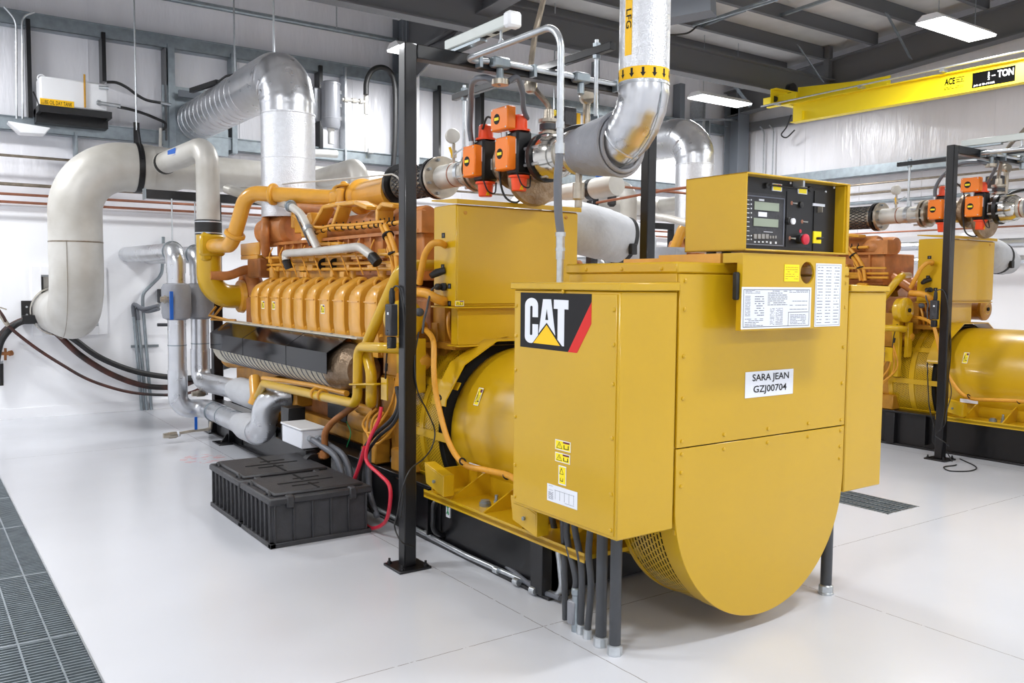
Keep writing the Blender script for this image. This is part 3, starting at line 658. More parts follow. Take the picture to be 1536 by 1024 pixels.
g.box(xl, xr, yp - .005, yp, zt_ - .004, zt_).box(xl, xr, yp - .005, yp, zb_, zb_ + .004).box(xr - .004, xr, yp - .005, yp, zb_, zt_); part('display_frame', g, 'gink', cb_)
rect(322, 410, 605, 505, 'lcd', 'display_screen', .005); rect(312, 598, 595, 690, 'lcd', 'display_screen', .005)
rect(366, 522, 465, 575, 'label', 'inspection_sticker', .004)
for k in range(4): rect(315 + 46 * k, 775, 348 + 46 * k, 828, 'pink', 'push_button', .007)
for k in range(3): rect(500 + 30 * k, 795, 515 + 30 * k, 825, 'pink', 'small_button', .007)
g = G()
for i, zz in enumerate((380, 430, 480, 530, 582, 633, 686, 737, 793, 835)):
    u, v = cz_(235, zz); q = PY(u, v, yp - .004); g.box(q.x, q.x + .016, yp - .004, yp - .002, q.z - .0015, q.z + .0015)
    u, v = cz_(280, zz); q = PY(u, v, yp - .004)
    if i < 5 or i > 7: g.box(q.x, q.x + .006, yp - .004, yp - .002, q.z - .003, q.z + .003)
for k in range(4): u, v = cz_(318 + 46 * k, 865); q = PY(u, v, yp - .004); g.box(q.x, q.x + .01, yp - .004, yp - .002, q.z - .003, q.z + .003)
for x_ in (500, 560): u, v = cz_(x_, 875); q = PY(u, v, yp - .004); g.box(q.x, q.x + .01, yp - .004, yp - .002, q.z - .005, q.z + .005)
u, v = cz_(375, 380); q = PY(u, v, yp - .004); g.box(q.x, q.x + .034, yp - .004, yp - .002, q.z - .004, q.z + .004)
u, v = cz_(430, 748); q = PY(u, v, yp - .004); g.box(q.x, q.x + .06, yp - .004, yp - .002, q.z - .001, q.z + .001)
part('panel_print', g, 'label', cb_)
g = G()
for zz in (375, 420, 470, 520, 575, 630, 686, 737, 785, 830): u, v = cz_(210, zz); q = PY(u, v, yp - .004); g.cyl((q.x, yp - .005, q.z), (q.x, yp, q.z), .003, n=8)
part('warning_lamps', g, 'red', cb_)
g0 = rect(688, 295, 965, 930, 'dblack', 'switch_plate', .003)
rect(1005, 285, 1135, 990, 'dblack', 'relay_cover', .004)
def disc(cx, cy, r, L, m, nm, y=yp):
    u, v = cz_(cx, cy); q = PY(u, v, y - L); return part(nm, G().lathe((q.x, y, q.z), YN, [(0, r), (L * .9, r), (L, r * .85)], 20), m, cb_)
kn = disc(738, 625, .017, .02, 'rubber', 'selector_knob'); 
u, v = cz_(770, 628); q = PY(u, v, yp - .028); part('knob_cap', G().cyl((q.x, yp - .022, q.z), (q.x, yp - .03, q.z), .014), 'label', kn)
es = disc(880, 830, .022, .03, 'rubber', 'emergency_stop'); u, v = cz_(925, 835); q = PY(u, v, yp - .05)
part('stop_button', G().lathe((q.x, yp - .025, q.z), YN, [(0, .013), (.012, .013), (.013, .024), (.022, .024), (.026, .018)], 24), 'rcable', es)
u, v = cz_(853, 742); q = PY(u, v, yp - .005); part('stop_tag', G().cyl((q.x, yp - .004, q.z), (q.x, yp - .001, q.z), .0085), 'rcable', cb_)
for cx, cy in ((752, 418), (872, 632), (730, 822)):
    t0 = disc(cx, cy, .009, .004, 'copper', 'toggle_switch'); u, v = cz_(cx, cy); q = PY(u, v, yp); part('toggle_lever', G().tube([(q.x, yp - .004, q.z), (q.x + .012, yp - .022, q.z - .003)], [.002, .004], 8), 'zincl', t0)
disc(870, 438, .014, .014, 'rubber', 'rotary_switch'); rect(998, 425, 1132, 455, 'label', 'key_label', .006)
t0 = disc(1065, 500, .009, .006, 'zinc', 'key_lock'); u, v = cz_(1065, 495); q = PY(u, v, yp - .012); part('key', G().box(q.x - .002, q.x + .002, yp - .03, yp - .006, q.z - .013, q.z + .013), 'cast', t0)
ys_ = rect(1003, 745, 1090, 882, 'lyel', 'yellow_switch_plate', .006); u, v = cz_(1048, 825); q = PY(u, v, yp - .01); part('lever', G().tube([(q.x, yp - .005, q.z), (q.x, yp - .02, q.z), (q.x + .02, yp - .026, q.z)], .006, 8), 'rubber', ys_)
for k, (xa, ya_, xb, yb_) in enumerate(((530, 195, 638, 280), (825, 230, 930, 315))): 
    s0 = rect(xa, ya_, xb, yb_, 'label', 'warning_sticker', .005); rect(xa + 8, ya_ + 8, xb - 8, yb_ - 8, 'lyel', 'yellow_field', .0055, s0); rect(xa + 60, ya_ + 12, xb - 12, ya_ + 28, 'red', 'red_header', .006, s0)
a = PY(*cz_(480, 215), yp - .012); b = PY(*cz_(970, 255), yp - .012); part('cable_loop', G().tube(spl([a, V((a.x + .03, yp - .015, a.z + .002)), V(((a.x + b.x) / 2 - .03, yp - .006, (a.z + b.z) / 2)), V((b.x - .05, yp - .008, b.z)), b]), .004, 8), 'rubber', cb_)
for cx, cy in ((480, 215), (970, 255)): disc(cx, cy, .012, .014, 'rubber', 'cable_plug')
for cx, cy in ((210, 128), (742, 187), (1243, 240), (1146, 288)): disc(cx, cy, .005, .004, 'label', 'screw')
u, v = cz_(817, 175); q = PY(u, v, yp - .02); part('latch', G().box(q.x - .006, q.x + .006, yfr + .005, yp, z1 - .035, z1 - .008), 'zincl', cb_)
g = G().box(x1 - .03, x1 - .008, yfr + .01, yp, z0 + .01, z1 - .01); part('inner_return', g, 'yellow', cb_)
# --- junction box above the alternator
jx0, jx1, jy0, jy1 = 2.80, 3.757, 4.60, 4.872
jb = P('junction_box', G().box(jx0, jx1, jy0, jy1, 1.458, 2.085), 'yellow', .006)
part('door', G().box(jx0 + .006, jx1 - .006, jy0 - .012, jy0, 1.475, 2.075), 'yellow', jb, .003)
part('rain_lip', G().prism([(jy0 - .03, 2.085), (jy1 + .01, 2.12), (jy1 + .01, 2.13), (jy0 - .03, 2.115)], 'x', jx0 - .012, jx1 + .012), 'yellow', jb, .002)
part('bottom_lip', G().box(jx0 - .02, jx1, jy0 - .01, jy1, 1.448, 1.458), 'yellow', jb)
for u, v in ((698, 319), (849, 326)): q = PY(u, v, jy0 - .012); part('door_screw', G().lathe((q.x, q.y, q.z), YN, [(0, .012), (.003, .012), (.005, .008)], 10), 'ochre', jb)
a = PY(683, 459, jy0 - .014); b = PY(696, 451, jy0 - .014); sticker(V((a.x, jy0 - .0125, a.z)), XP, ZP, b.x - a.x, b.z - a.z, jb, 'warn')
for u, v in ((665, 353), (664, 400), (674, 429), (674, 455)): q = PX(u, v, jx0 - .001); part('port_label', G().plate(V((jx0 - .0006, q.y + .02, q.z - .016)), YN, ZP, .04, .032, .001), 'ink', jb); part('port_number', G().plate(V((jx0 - .0018, q.y + .004, q.z - .008)), YN, ZP, .008, .016, .0004), 'gink', jb)
P('box_bracket', G().box(2.84, 3.44, 4.64, 4.72, 1.215, 1.45).box(2.82, 3.46, 4.60, 4.74, 1.205, 1.215), 'yellow', .003)
g = G().bar((3.0, 4.62, 1.458), (3.0, 4.62, 1.2), .03, .03); 
P('bracket_frame', G().box(2.86, 3.45, 4.70, 5.2, 1.18, 1.22).box(2.9, 2.95, 4.9, 5.3, .9, 1.45).box(3.6, 3.66, 4.9, 5.3, .9, 1.45), 'ochre')
# connectors and looping conduits on the box side
c1 = PX(664, 408, 2.74)
P('black_connector', G().tube([PX(668, 405, 2.80), PX(655, 409, 2.76), PX(646, 414, 2.72)], [.02, .026, .018], 12), 'rubber')
P('black_connector', G().tube([PX(665, 430, 2.80), PX(655, 430, 2.74)], [.021, .021], 12).tube([PX(668, 430, 2.80), PX(664, 430, 2.775)], .025, 12), 'rubber')
P('sensor_cable', G().tube(spl([PX(656, 430, 2.74), PX(648, 434, 2.70), PX(643, 450, 2.66), PX(640, 465, 2.62), PX(636, 480, 2.6), PX(634, 500, 2.58)]), .007, 8).sph(PX(629, 468, 2.6), .03, (1, 1, .9)), 'dhose')
P('conduit_loop', G().tube(spl([PX(668, 368, 2.80), PX(660, 364, 2.74), PX(648, 366, 2.70), PX(638, 380, 2.68), PX(633, 400, 2.68), PX(629, 425, 2.70)]), .021, 12), 'yhose')
P('conduit_loop', G().tube(spl([PX(668, 452, 2.80), PX(655, 448, 2.72), PX(640, 440, 2.68), PX(626, 438, 2.68)]), .03, 12), 'yhose')
# --- round filters beside the box
for s_, y0_ in ((-1, 4.82), (1, 4.74)):
    xf = GX + s_ * .69
    fl_ = P('filter_canister', G().lathe((xf, y0_, 1.375), YP, [(0, .05), (.004, .10), (.02, .122), (.05, .125), (.06, .118)] + ([(.11, .116), (.13, .08)] if s_ < 0 else [(.34, .118), (.38, .10)]), 36), 'yellow' if s_ < 0 else 'ochre')
    part('end_ring', G().ring((xf, y0_ + .004, 1.375), YP, .055, .008, 30, 8), 'yellow', fl_); part('end_bolt', G().lathe((xf, y0_ + .004, 1.375), YN, [(0, .02), (.02, .02), (.024, .012)], 8), 'ink', fl_)
    xf -= .16 * s_; P('filter_bracket', G().box(xf - .13, xf + .16, 5.04, 5.12, 1.02, 1.3).box(xf - .14, xf - .12, 4.98, 5.2, 1.0, 1.34).box(xf + .14, xf + .17, 4.98, 5.2, 1.0, 1.34), 'ochre', .004)
    P('oil_filter', G().lathe((xf - .01, 4.86, 1.08), (0, .9, .44), [(0, .03), (.012, .05), (.03, .056), (.2, .06)], 20), 'amber')
    P('filter_head', G().box(xf - .08, xf + .08, 4.98, 5.2, 1.0, 1.26).cyl((xf, 4.95, 1.3), (xf, 5.1, 1.375), .06), 'ochre', .01)
P('stand_pipe', G().tube(arc_fil([(4.02, 5.2, .5), (4.02, 5.2, 1.3), (3.9, 5.05, 1.34)], .08), .045, 12), 'dblack')
# --- crankcase, sump and bank
cc = P('crankcase', G().prism([(2.90, .34), (2.84, .55), (2.84, 1.05), (2.95, 1.3), (3.6, 1.3), (3.714, 1.05), (3.714, .55), (3.65, .34)], 'y', 5.3, 8.3), 'brown')
for k in range(10):
    y = 5.42 + .28 * k
    d_ = P('access_cover', G().box(2.815, 2.842, y, y + .22, .62, .95), 'ochre', .008)
    g = G()
    for a_, b_ in ((.02, .64), (.2, .64), (.02, .93), (.2, .93), (.11, .64), (.11, .93)): g.cyl((2.806, y + a_, b_), (2.816, y + a_, b_), .009, n=8)
    part('cover_bolts', g, 'amber', d_)
P('sump_rail', G().box(2.78, 2.86, 5.35, 8.3, .40, .5).box(2.70, 2.86, 5.6, 5.75, .34, .42).box(2.70, 2.86, 7.6, 7.75, .34, .42), 'ochre', .006)
P('cylinder_bank', G().prism([(2.78, 1.12), (2.84, 1.45), (3.0, 1.58), (3.22, 1.54), (3.1, 1.2)], 'y', 5.4, 8.12), 'brown')
P('cylinder_bank', G().prism([(2 * GX - 2.70, 1.12), (2 * GX - 2.70, 1.45), (2 * GX - 2.95, 1.7), (2 * GX - 3.22, 1.56), (2 * GX - 3.1, 1.2)], 'y', 5.4, 8.12), 'amber')
# ten rocker covers
def cover(y, w=.19):
    secs = []   # rings of the bottle-like cover: profile in xz, lofted along y
    prof = [(2.705, 1.10), (2.675, 1.20), (2.660, 1.30), (2.660, 1.46), (2.664, 1.50), (2.68, 1.54), (2.71, 1.572), (2.80, 1.625), (2.845, 1.645), (2.875, 1.64), (2.89, 1.61), (2.88, 1.57), (2.84, 1.46), (2.80, 1.34), (2.765, 1.22), (2.75, 1.10)]
    cx, czz = 2.77, 1.38; yc = y + w / 2
    L = []
    for t, k in ((0, .92), (.006, .965), (.018, 1), (w - .018, 1), (w - .006, .965), (w, .92)):
        L.append([V((cx + (x - cx) * k, yc + (y + t - yc) * (1 - max(0, min(1, (z - 1.46) / .18)) * .34 - max(0, min(1, (x - 2.69) / .2)) * .12), czz + (z - czz) * (k if z > 1.3 else 1))) for x, z in prof])
    g = G(); n = len(prof); g.v = [p for r_ in L for p in r_]
    g.f = [(i * n + k, i * n + (k + 1) % n, (i + 1) * n + (k + 1) % n, (i + 1) * n + k) for i in range(len(L) - 1) for k in range(n)] + [tuple(range(n))[::-1], tuple(range((len(L) - 1) * n, len(L) * n))]
    return g
Y0 = 5.42; PITCH = .27
cv0 = P('rocker_cover', cover(Y0), 'amber', ang=28)
subs = [part('seam_ridge', G().box(2.654, 2.70, Y0 + .008, Y0 + .182, 1.462, 1.470), 'amber', cv0),
        part('lifting_handle', G().ring((2.835, Y0 + .03, 1.595), YP, .034, .012, 20, 8), 'amber', cv0), part('handle_hollow', G().cyl((2.835, Y0 + .028, 1.595), (2.835, Y0 + .05, 1.595), .028), 'brown', cv0),
        part('drain_boss', G().cyl((2.70, Y0 - .01, 1.235), (2.68, Y0 - .045, 1.22), .016, n=10), 'amber', cv0), part('cover_foot', G().box(2.682, 2.78, Y0 + .01, Y0 + .18, 1.085, 1.175), 'amber', cv0)]
for k in range(1, 10):
    c_ = cpart(cv0, gen, loc=(0, PITCH * k, 0))
    for s_ in subs: cpart(s_, c_)
for k in (3, 7, 8): sticker(V((2.6585, Y0 + PITCH * k + .14, 1.36)), YN, ZP, .075, .07, gen, 'warn')
for y, x, r_, zt_ in ((5.9, 2.98, .062, 1.74), (6.42, 2.98, .056, 1.73), (8.1, 2.93, .06, 1.74), (7.75, 2.96, .06, 1.74), (7.3, 3.0, .06, 1.72)):
    P('coil_housing', G().lathe((x, y, 1.52), ZP, [(0, r_), (zt_ - 1.56, r_), (zt_ - 1.555, r_ * 1.05), (zt_ - 1.53, r_ * 1.05), (zt_ - 1.52, r_ * .9)], 24), 'amber')
# --- manifold on top
g = G().box(2.99, 3.56, 5.35, 8.2, 1.62, 1.96)
P('intake_manifold', g, 'orange', .01)
g = G()
for k in range(14): y = 5.5 + .2 * k; g.box(2.955, 2.995, y, y + .022, 1.68, 1.955)
g.box(2.945, 3.0, 5.35, 8.2, 1.95, 1.975).box(2.955, 3.0, 5.35, 8.2, 1.66, 1.69); P('manifold_rib_frame', g, 'orange')
P('exhaust_log', G().lathe((3.12, 5.5, 2.06), YP, [(0, .09), (.03, .10), (.8, .10), (.82, .115), (.86, .115), (.88, .10), (2.0, .10)], 28), 'orange')
P('exhaust_log', G().lathe((3.45, 5.5, 2.06), YP, [(0, .09), (.03, .10), (2.0, .10)], 28), 'orange')
P('cast_housing', G().sph((3.04, 5.5, 2.03), .12, (1, 1.1, .8)).box(2.95, 3.15, 5.3, 5.5, 1.95, 2.1), 'orange')
# arched yellow brackets
def arch(y, pts, wd=.05, dp=.16): P('arched_bracket', G().tube(fil(pts, .08, 5), .03, 8) if 0 else _flat(pts, wd, dp), 'amber', .006)
def _flat(pts, wd, dp):
    g = G()
    for a, b in zip(pts[:-1], pts[1:]): g.bar(a, b, dp, wd, (0, 1, 0)) if 0 else g.bar(a, b, wd, dp, (1, 0, 0))
    return g
xk = 2.95
q = lambda u, v, x=xk: PX(u, v, x)
P('arched_bracket', _flat([q(474, 346), q(493, 311), q(512, 307), q(541, 304), q(560, 312)], .035, .12).bar(q(505, 346), q(518, 308), .035, .12, (1, 0, 0)), 'amber', .008)
P('arched_bracket', _flat([q(577, 336), q(577, 314), q(584, 307), q(602, 309)], .035, .14), 'amber', .008)
P('arched_bracket', _flat([q(482, 346), q(483, 366), q(516, 366), q(516, 384)], .03, .1).box(2.93, 3.0, 6.9, 7.6, 1.7, 1.9), 'amber', .008)
g = G(); 
for u in (486, 503): a = q(u, 395, 2.95); g.cyl(a, a + V((.05, 0, 0)), .06, n=20)
P('bracket_opening', G().cyl(q(487, 397, 2.92), q(487, 397, 2.95), .055), 'void'); P('bracket_opening', G().cyl(q(504, 397, 2.92), q(504, 397, 2.95), .055), 'void')
P('side_casting', G().prism([(6.5, 1.55), (8.0, 1.55), (8.0, 1.86), (6.5, 1.86)], 'x', 2.925, 3.0), 'ochre', .01)
g = G(); rn = random.Random(3)
for k in range(26):
    y = 5.5 + rn.random() * 3.0; z = rn.choice([1.64, 1.7, 1.78]); g.box(2.9 - rn.random() * .02, 2.96, y, y + .05 + rn.random() * .08, z, z + .03 + rn.random() * .04)
P('casting_lugs', g, 'amber', .004)
for z in (1.70, 1.745): P('fuel_rail', G().tube([(2.905, 5.25, z), (2.905, 8.6, z + .02)], .014, 10), 'amber')
# --- big yellow inlet line
P('inlet_pipe', G().lathe((GX, 6.26, 2.335), (0, 1, -.0), [(0, .16), (.018, .16), (.02, .13), (.62, .125), (.64, .155), (.68, .155), (.70, .12)], 40), 'amber')
P('throttle_body', G().cbox((3.24, 7.06, 2.33), (.22, .16, .2)).cbox((3.1, 7.05, 2.33), (.1, .14, .1)).cyl((3.1, 6.99, 2.26), (3.1, 6.99, 2.4), .04).cyl((3.16, 7.05, 2.4), (3.16, 7.05, 2.47), .03).box(3.1, 3.35, 6.95, 7.1, 2.42, 2.445), 'amber', .012)
P('inlet_flange', G().lathe((3.16, 7.13, 2.335), (-.62, .78, .07), [(0, .105), (.04, .105)], 30), 'amber')
pth = arc_fil([(3.15, 7.15, 2.335), (2.58, 7.86, 2.40), (2.49, 8.02, 1.93), (2.52, 8.76, 1.95)], .17, 10)
ip = P('inlet_pipe', G().tube(pth, .068, 20), 'amber')
q1 = (V(pth[0]) * .3 + V((2.58, 7.86, 2.40)) * .7)
P('pipe_clamp', G().lathe(q1, (-.62, .78, .07), [(-.02, .088), (-.01, .098), (.01, .098), (.02, .088)], 24), 'amber')
k_ = len(pth) // 2 + 1; P('pipe_clamp', G().lathe(pth[k_], pth[k_ + 1] - pth[k_], [(-.02, .085), (-.01, .096), (.01, .096), (.02, .085)], 24), 'amber')
# --- elbow casting under the rubber coupling
xe, ye = 2.52, 8.85
P('water_elbow', G().tube(arc_fil([(xe, ye, 2.07), (xe, ye, 1.45), (2.86, ye, 1.45)], .22, 12), .118, 24), 'yellow')
P('elbow_pad', G().box(2.40, 2.64, 8.70, 8.78, 1.85, 2.06).box(2.42, 2.52, 8.72, 8.8, 1.8, 2.08), 'yellow', .02)
P('elbow_flange', G().lathe((2.80, ye, 1.45), XP, [(0, .12), (.01, .16), (.05, .17), (.07, .15)], 30), 'amber')
P('small_branch_pipe', G().tube(spl([(2.5, 8.75, 1.66), (2.68, 8.75, 1.66), (2.85, 8.75, 1.72), (2.97, 8.75, 1.72)]), .045, 14), 'orange')
P('turbo_volute', G().ring((2.93, 8.86, 1.52), XP, .15, .075, 32, 14).cyl((2.88, 8.86, 1.52), (3.02, 8.86, 1.52), .16), 'orange')
P('heat_exchanger', G().box(2.82, 3.3, 8.25, 8.6, 1.64, 1.83), 'brown', .015)
P('yellow_frame', G().box(2.82, 2.84, 8.25, 8.8, 1.86, 1.98).box(2.82, 3.5, 8.3, 8.8, 1.82, 1.86), 'amber', .006)
P('turbo_housing', G().lathe((2.93, 8.45, 2.08), (.35, -1, .05), [(0, .05), (.02, .12), (.12, .15), (.3, .14), (.34, .15), (.42, .15), (.45, .11)], 30), 'orange')
P('turbo_scroll', G().ring((2.92, 8.3, 2.03), (1, -.5, 0), .17, .045, 30, 12, -1.0, 3.9), 'orange')
P('turbo_pipe', G().tube(spl([(3.0, 8.35, 2.26), (3.1, 8.0, 2.3), (3.2, 7.6, 2.26), (3.25, 7.3, 2.2)]), .06, 14), 'orange')
P('actuator_cluster', G().box(3.02, 3.16, 7.65, 7.85, 2.05, 2.2).cyl((3.05, 7.9, 2.1), (3.05, 7.9, 2.27), .04).box(3.0, 3.1, 7.4, 7.5, 1.95, 2.22).cyl((3.0, 7.55, 2.0), (3.0, 7.55, 2.2), .03), 'amber', .01)
P('sensing_line', G().tube(spl([PX(335, 284, 2.9), PX(400, 278, 2.95), PX(480, 271, 3.0), PX(570, 263, 3.1), PX(592, 263, 3.15), PX(607, 279, 3.15)]), .007, 8), 'steel')
# --- pale cast water pipes on the left side
wx = 2.82
pw = [PX(u, v, wx) for u, v in ((392, 295), (436, 309), (452, 321), (477, 374))]
wp = P('water_pipe', G().tube(fil(pw, .08), .034, 14), 'steel')
part('coupling', G().lathe(pw[1], pw[2] - pw[0], [(-.04, .045), (.04, .045)], 20).ring(pw[1], pw[2] - pw[0], .047, .008), 'zinc', wp)
part('coupling', G().lathe(pw[2] * .55 + pw[3] * .45, pw[3] - pw[2], [(-.02, .045), (.02, .045)], 20), 'zincl', wp)
pm = [PX(u, v, 2.80) for u, v in ((429, 390), (428, 380), (475, 377), (540, 370), (558, 384))]
P('water_pipe', G().tube(fil(pm, .07), .034, 14), 'steel')
P('pipe_boot', G().tube([pm[-1], pm[-1] + V((.02, -.05, -.05))], .04, 14), 'rubber'); P('pipe_boot', G().tube([pm[0], pm[0] + V((.03, 0, -.07))], .038, 14), 'rubber')
P('breather_hose', G().tube([PX(441, 316, 2.83), PX(465, 368, 2.80)], .008, 8), 'dhose')
# --- wiring harness with ties and drops
hn = [PX(u, v, 2.90) for u, v in ((470, 349), (500, 342), (530, 341), (560, 338), (580, 336), (603, 333))]
hs = P('wiring_harness', G().tube(spl(hn), .015, 10).tube(spl([p + V((-.012, 0, .02)) for p in hn[:5]]), .012, 10), 'yhose')
hb = [PX(u, v, 2.87) for u, v in ((578, 338), (588, 360), (594, 380), (597, 410))]
P('wiring_harness', G().tube(spl(hb), .02, 10).tube(spl([p + V((-.01, .05, 0)) for p in hb]), .016, 10), 'yhose')
g = G(); L_ = spl(hn, 6)
for k in range(1, len(L_) - 2, 2): g.lathe(L_[k], L_[k + 1] - L_[k], [(-.005, .022), (.005, .022)], 12); g.box(L_[k].x - .004, L_[k].x + .004, L_[k].y - .004, L_[k].y + .004, L_[k].z + .02, L_[k].z + .045)
L_ = spl(hb, 3)
for k in (2, 6): g.lathe(L_[k] + V((0, .03, 0)), L_[k + 1] - L_[k], [(-.006, .045), (.006, .045)], 14)
part('cable_ties', g, 'ink', hs)
for k in range(10):
    y = Y0 + PITCH * k + .1; P('ignition_lead', G().tube(spl([(2.89, y + .12, 1.92), (2.85, y + .1, 1.84), (2.84, y + .02, 1.76), (2.87, y, 1.66)]), .006, 6), 'yhose')
P('oil_line', G().tube([(2.86, 5.25, 1.80), (2.88, 8.2, 1.83)], .012, 8), 'amber'); P('oil_line', G().tube(spl([PX(440, 323, 2.85), PX(456, 335, 2.84), PX(470, 340, 2.86), PX(490, 341, 2.9)]), .012, 8), 'yhose')
for p0, p1 in (((3.2, 5.73, 1.92), (3.14, 5.12, 1.58)), ((3.36, 5.7, 1.92), (3.3, 5.12, 1.6))): P('crossover_tube', G().tube([(p0[0], 6.2, p0[2] + .01), p0, p1, (p1[0], p1[1], p1[2] - .08)], .045, 14), 'orange')
P('gearcase', G().box(2.86, 3.7, 5.05, 5.35, .85, 1.5).box(2.95, 3.3, 4.95, 5.1, 1.35, 1.5), 'brown', .02)  # brown rather than ochre: dark gap below the junction box painted in
P('gearcase_cover', G().cyl((3.05, 5.0, 1.2), (3.05, 5.06, 1.2), .13).cyl((3.45, 5.0, 1.25), (3.45, 5.06, 1.25), .1).cyl((3.25, 4.98, 1.5), (3.25, 5.06, 1.5), .06), 'amber')
g = G()
for k in range(7): g.tube(spl([(2.95 + .09 * k, 4.93, 1.45), (2.9 + .09 * k, 4.85, 1.3), (3.0 + .07 * k, 4.9, 1.1), (2.92 + .1 * k, 4.98, .95)]), .012, 6)
P('cable_bundle', g, 'yhose')
# --- slanting yellow pipe and the two hooked tubes
P('slanting_pipe', G().tube(arc_fil([V((2.95, 5.05, 1.72)), PX(602, 398, 2.60), PX(548, 520, 2.53), PX(557, 560, 2.5), PX(557, 606, 2.5), (2.62, 5.42, .80)], .09), .037, 16), 'yellow')
xq = 2.46
P('hooked_tube', G().tube(arc_fil([V((2.75, 5.0, 1.16)), PX(594, 522, xq), PX(537, 520, xq), PX(536, 606, xq), PX(472, 592, xq), PX(396, 575, xq), PX(384, 600, xq + .05)], .09), .033, 16), 'yellow')
P('tube_clamp', G().bar(PX(528, 576, xq - .03), PX(566, 576, xq - .01), .05, .012).box(2.43, 2.56, 5.25, 5.3, .905, .93), 'yellow', .003)
P('oil_tube', G().tube([PX(395, 567, 2.56), PX(470, 578, 2.56), PX(520, 590, 2.56)], .022, 12), 'amber')
for u in (474, 484): p_ = PX(u, 590 + (u - 474) * .25, xq); P('tube_joint', G().ring(p_, (0, 1, 0), .038, .01, 20, 8), 'amber')
P('drain_hose', G().tube(arc_fil([PX(534, 606, 2.55), PX(497, 634, 2.5), PX(487, 648, 2.46), PX(487, 680, 2.46)], .12), .024, 12).tube([PX(487, 676, 2.46), PX(487, 686, 2.46)], .034, 12).tube([PX(487, 683, 2.46), PX(478, 684, 2.50)], .03, 12), 'brown')
P('water_stub', G().tube(fil([PX(382, 567, 2.55), PX(384, 596, 2.5), PX(380, 606, 2.48)], .05), .05, 14), 'amber')
P('engine_support', G().box(2.66, 2.8, 5.0, 5.2, .35, .5), 'ochre', .01); P('engine_support', G().box(2.62, 2.74, 5.35, 5.55, .36, .6), 'ochre', .01)
P('starter_motor', G().cyl((2.68, 5.3, .62), (2.68, 5.75, .62), .085).cyl((2.62, 5.35, .72), (2.62, 5.6, .72), .035), 'ochre')
P('speed_sensor', G().tube(spl([V((2.80, 4.98, 1.30)), PX(640, 496, 2.70), PX(650, 512, 2.65), PX(651, 560, 2.6), PX(656, 600, 2.6), PX(672, 660, 2.6), PX(695, 695, 2.62), PX(730, 705, 2.62), PX(765, 714, 2.60), PX(790, 735, 2.58)], 10), .017, 12), 'yhose')
for u, v in ((657, 596), (694, 692), (760, 713)): p_ = PX(u, v, 2.61); P('cable_tie', G().ring(p_, (0, 1, -.6), .02, .005, 16, 6), 'ink')
P('rating_plate', G().slab((2.755, 4.36, .50), YN, ZP, [(0, 0), (.17, 0), (.17, .035), (0, .035)], .003), 'label')
a = V((GX - .522 * math.cos(math.radians(22)), 4.38, cz + .522 * math.sin(math.radians(22)))); uu_ = V((math.sin(math.radians(22)), 0, math.cos(math.radians(22))))
sticker(a, YN, uu_, .05, .11, gen, 'warn')
P('small_flange', G().box(2.66, 2.84, 4.93, 4.99, 1.18, 1.22), 'ochre', .004); P('cable_shoe_plate', G().box(2.49, 2.5, 4.92, 5.0, .86, 1.0), 'yellow'); P('lead_wire', G().tube(spl([PX(583, 512, 2.48), PX(580, 535, 2.48), PX(578, 568, 2.48)]), .005, 8).cyl(PX(580, 545, 2.475), PX(579, 556, 2.475), .009), 'ink')
P('yellow_upright', G().box(2.60, 2.66, 4.92, 5.0, .7, 1.28).box(2.66, 2.74, 4.86, 4.9, .9, 1.25), 'yellow', .004)
g = G()
for k, (a, b, c_) in enumerate(((545, 615, 640), (551, 612, 650), (557, 616, 656), (562, 618, 645))): g.tube(spl([PX(a + 14, b, 2.6), PX(a + 2, b + 14, 2.56), PX(a, c_, 2.55), PX(a + 12, c_ + 8, 2.56), PX(a + 40, c_ - 30, 2.6), PX(597, 560, 2.6)]), .009, 8)
P('coiled_leads', g, 'yhose')
P('control_module', G().box(2.70, 2.76, 6.0, 6.35, .55, .78), 'dblack', .006)
P('ground_wire', G().tube(spl([PX(520, 632, 2.62), PX(526, 650, 2.6), PX(520, 670, 2.62)]), .004, 6), 'green')
# --- muffler-like exhaust cooler with glossy heat shield
ex, ez = 2.66, .985
P('lagged_cylinder', G().lathe((ex, 5.68, ez), YP, [(0, .02), (.0, .135), (.02, .16), (.08, .178), (2.85, .178), (2.93, .15), (2.95, .1)], 36), 'cream')
P('lagging_end_cap', G().lathe((ex, 5.60, ez), YP, [(0, .10), (.005, .128), (.03, .138), (.09, .165), (.16, .182), (.3, .184)], 36), 'foil')
g = G()
for k in range(26): 
    y = 5.95 + .102 * k; g.tube([(ex + .181 * math.cos(a), y - .05 * (a - 3.2), ez + .181 * math.sin(a)) for a in [3.3 + .17 * i for i in range(8)]], .0035, 5)
P('lagging_stitches', g, 'gink')
sh = P('heat_shield', G().prism([(2.62, 1.215), (2.445, 1.105), (2.445, .955), (2.45, .955), (2.45, 1.10), (2.62, 1.208)], 'y', 5.76, 8.58), 'bluegloss')
part('shield_flange', G().box(2.60, 2.72, 5.60, 8.60, 1.205, 1.216), 'cream', sh)
part('shield_end', G().prism([(2.62, 1.215), (2.445, 1.105), (2.445, .955), (2.48, .955), (2.5, 1.0), (2.56, 1.12), (2.62, 1.17)], 'y', 8.57, 8.58), 'bluegloss', sh)
for y in (6.55, 7.6): part('panel_joint', G().prism([(2.6205, 1.217), (2.4435, 1.106), (2.4435, .953), (2.446, .953), (2.446, 1.103), (2.6205, 1.212)], 'y', y, y + .006), 'void', sh)
for k in range(8): y = 5.75 + .38 * k; part('shield_screw', G().cyl((2.64, y, 1.214), (2.64, y, 1.221), .012, n=8), 'zinc', sh)
P('lagging_seam_cone', G().lathe((ex, 8.4, ez), YP, [(0, .185), (.2, .19), (.26, .17)], 30), 'cream')
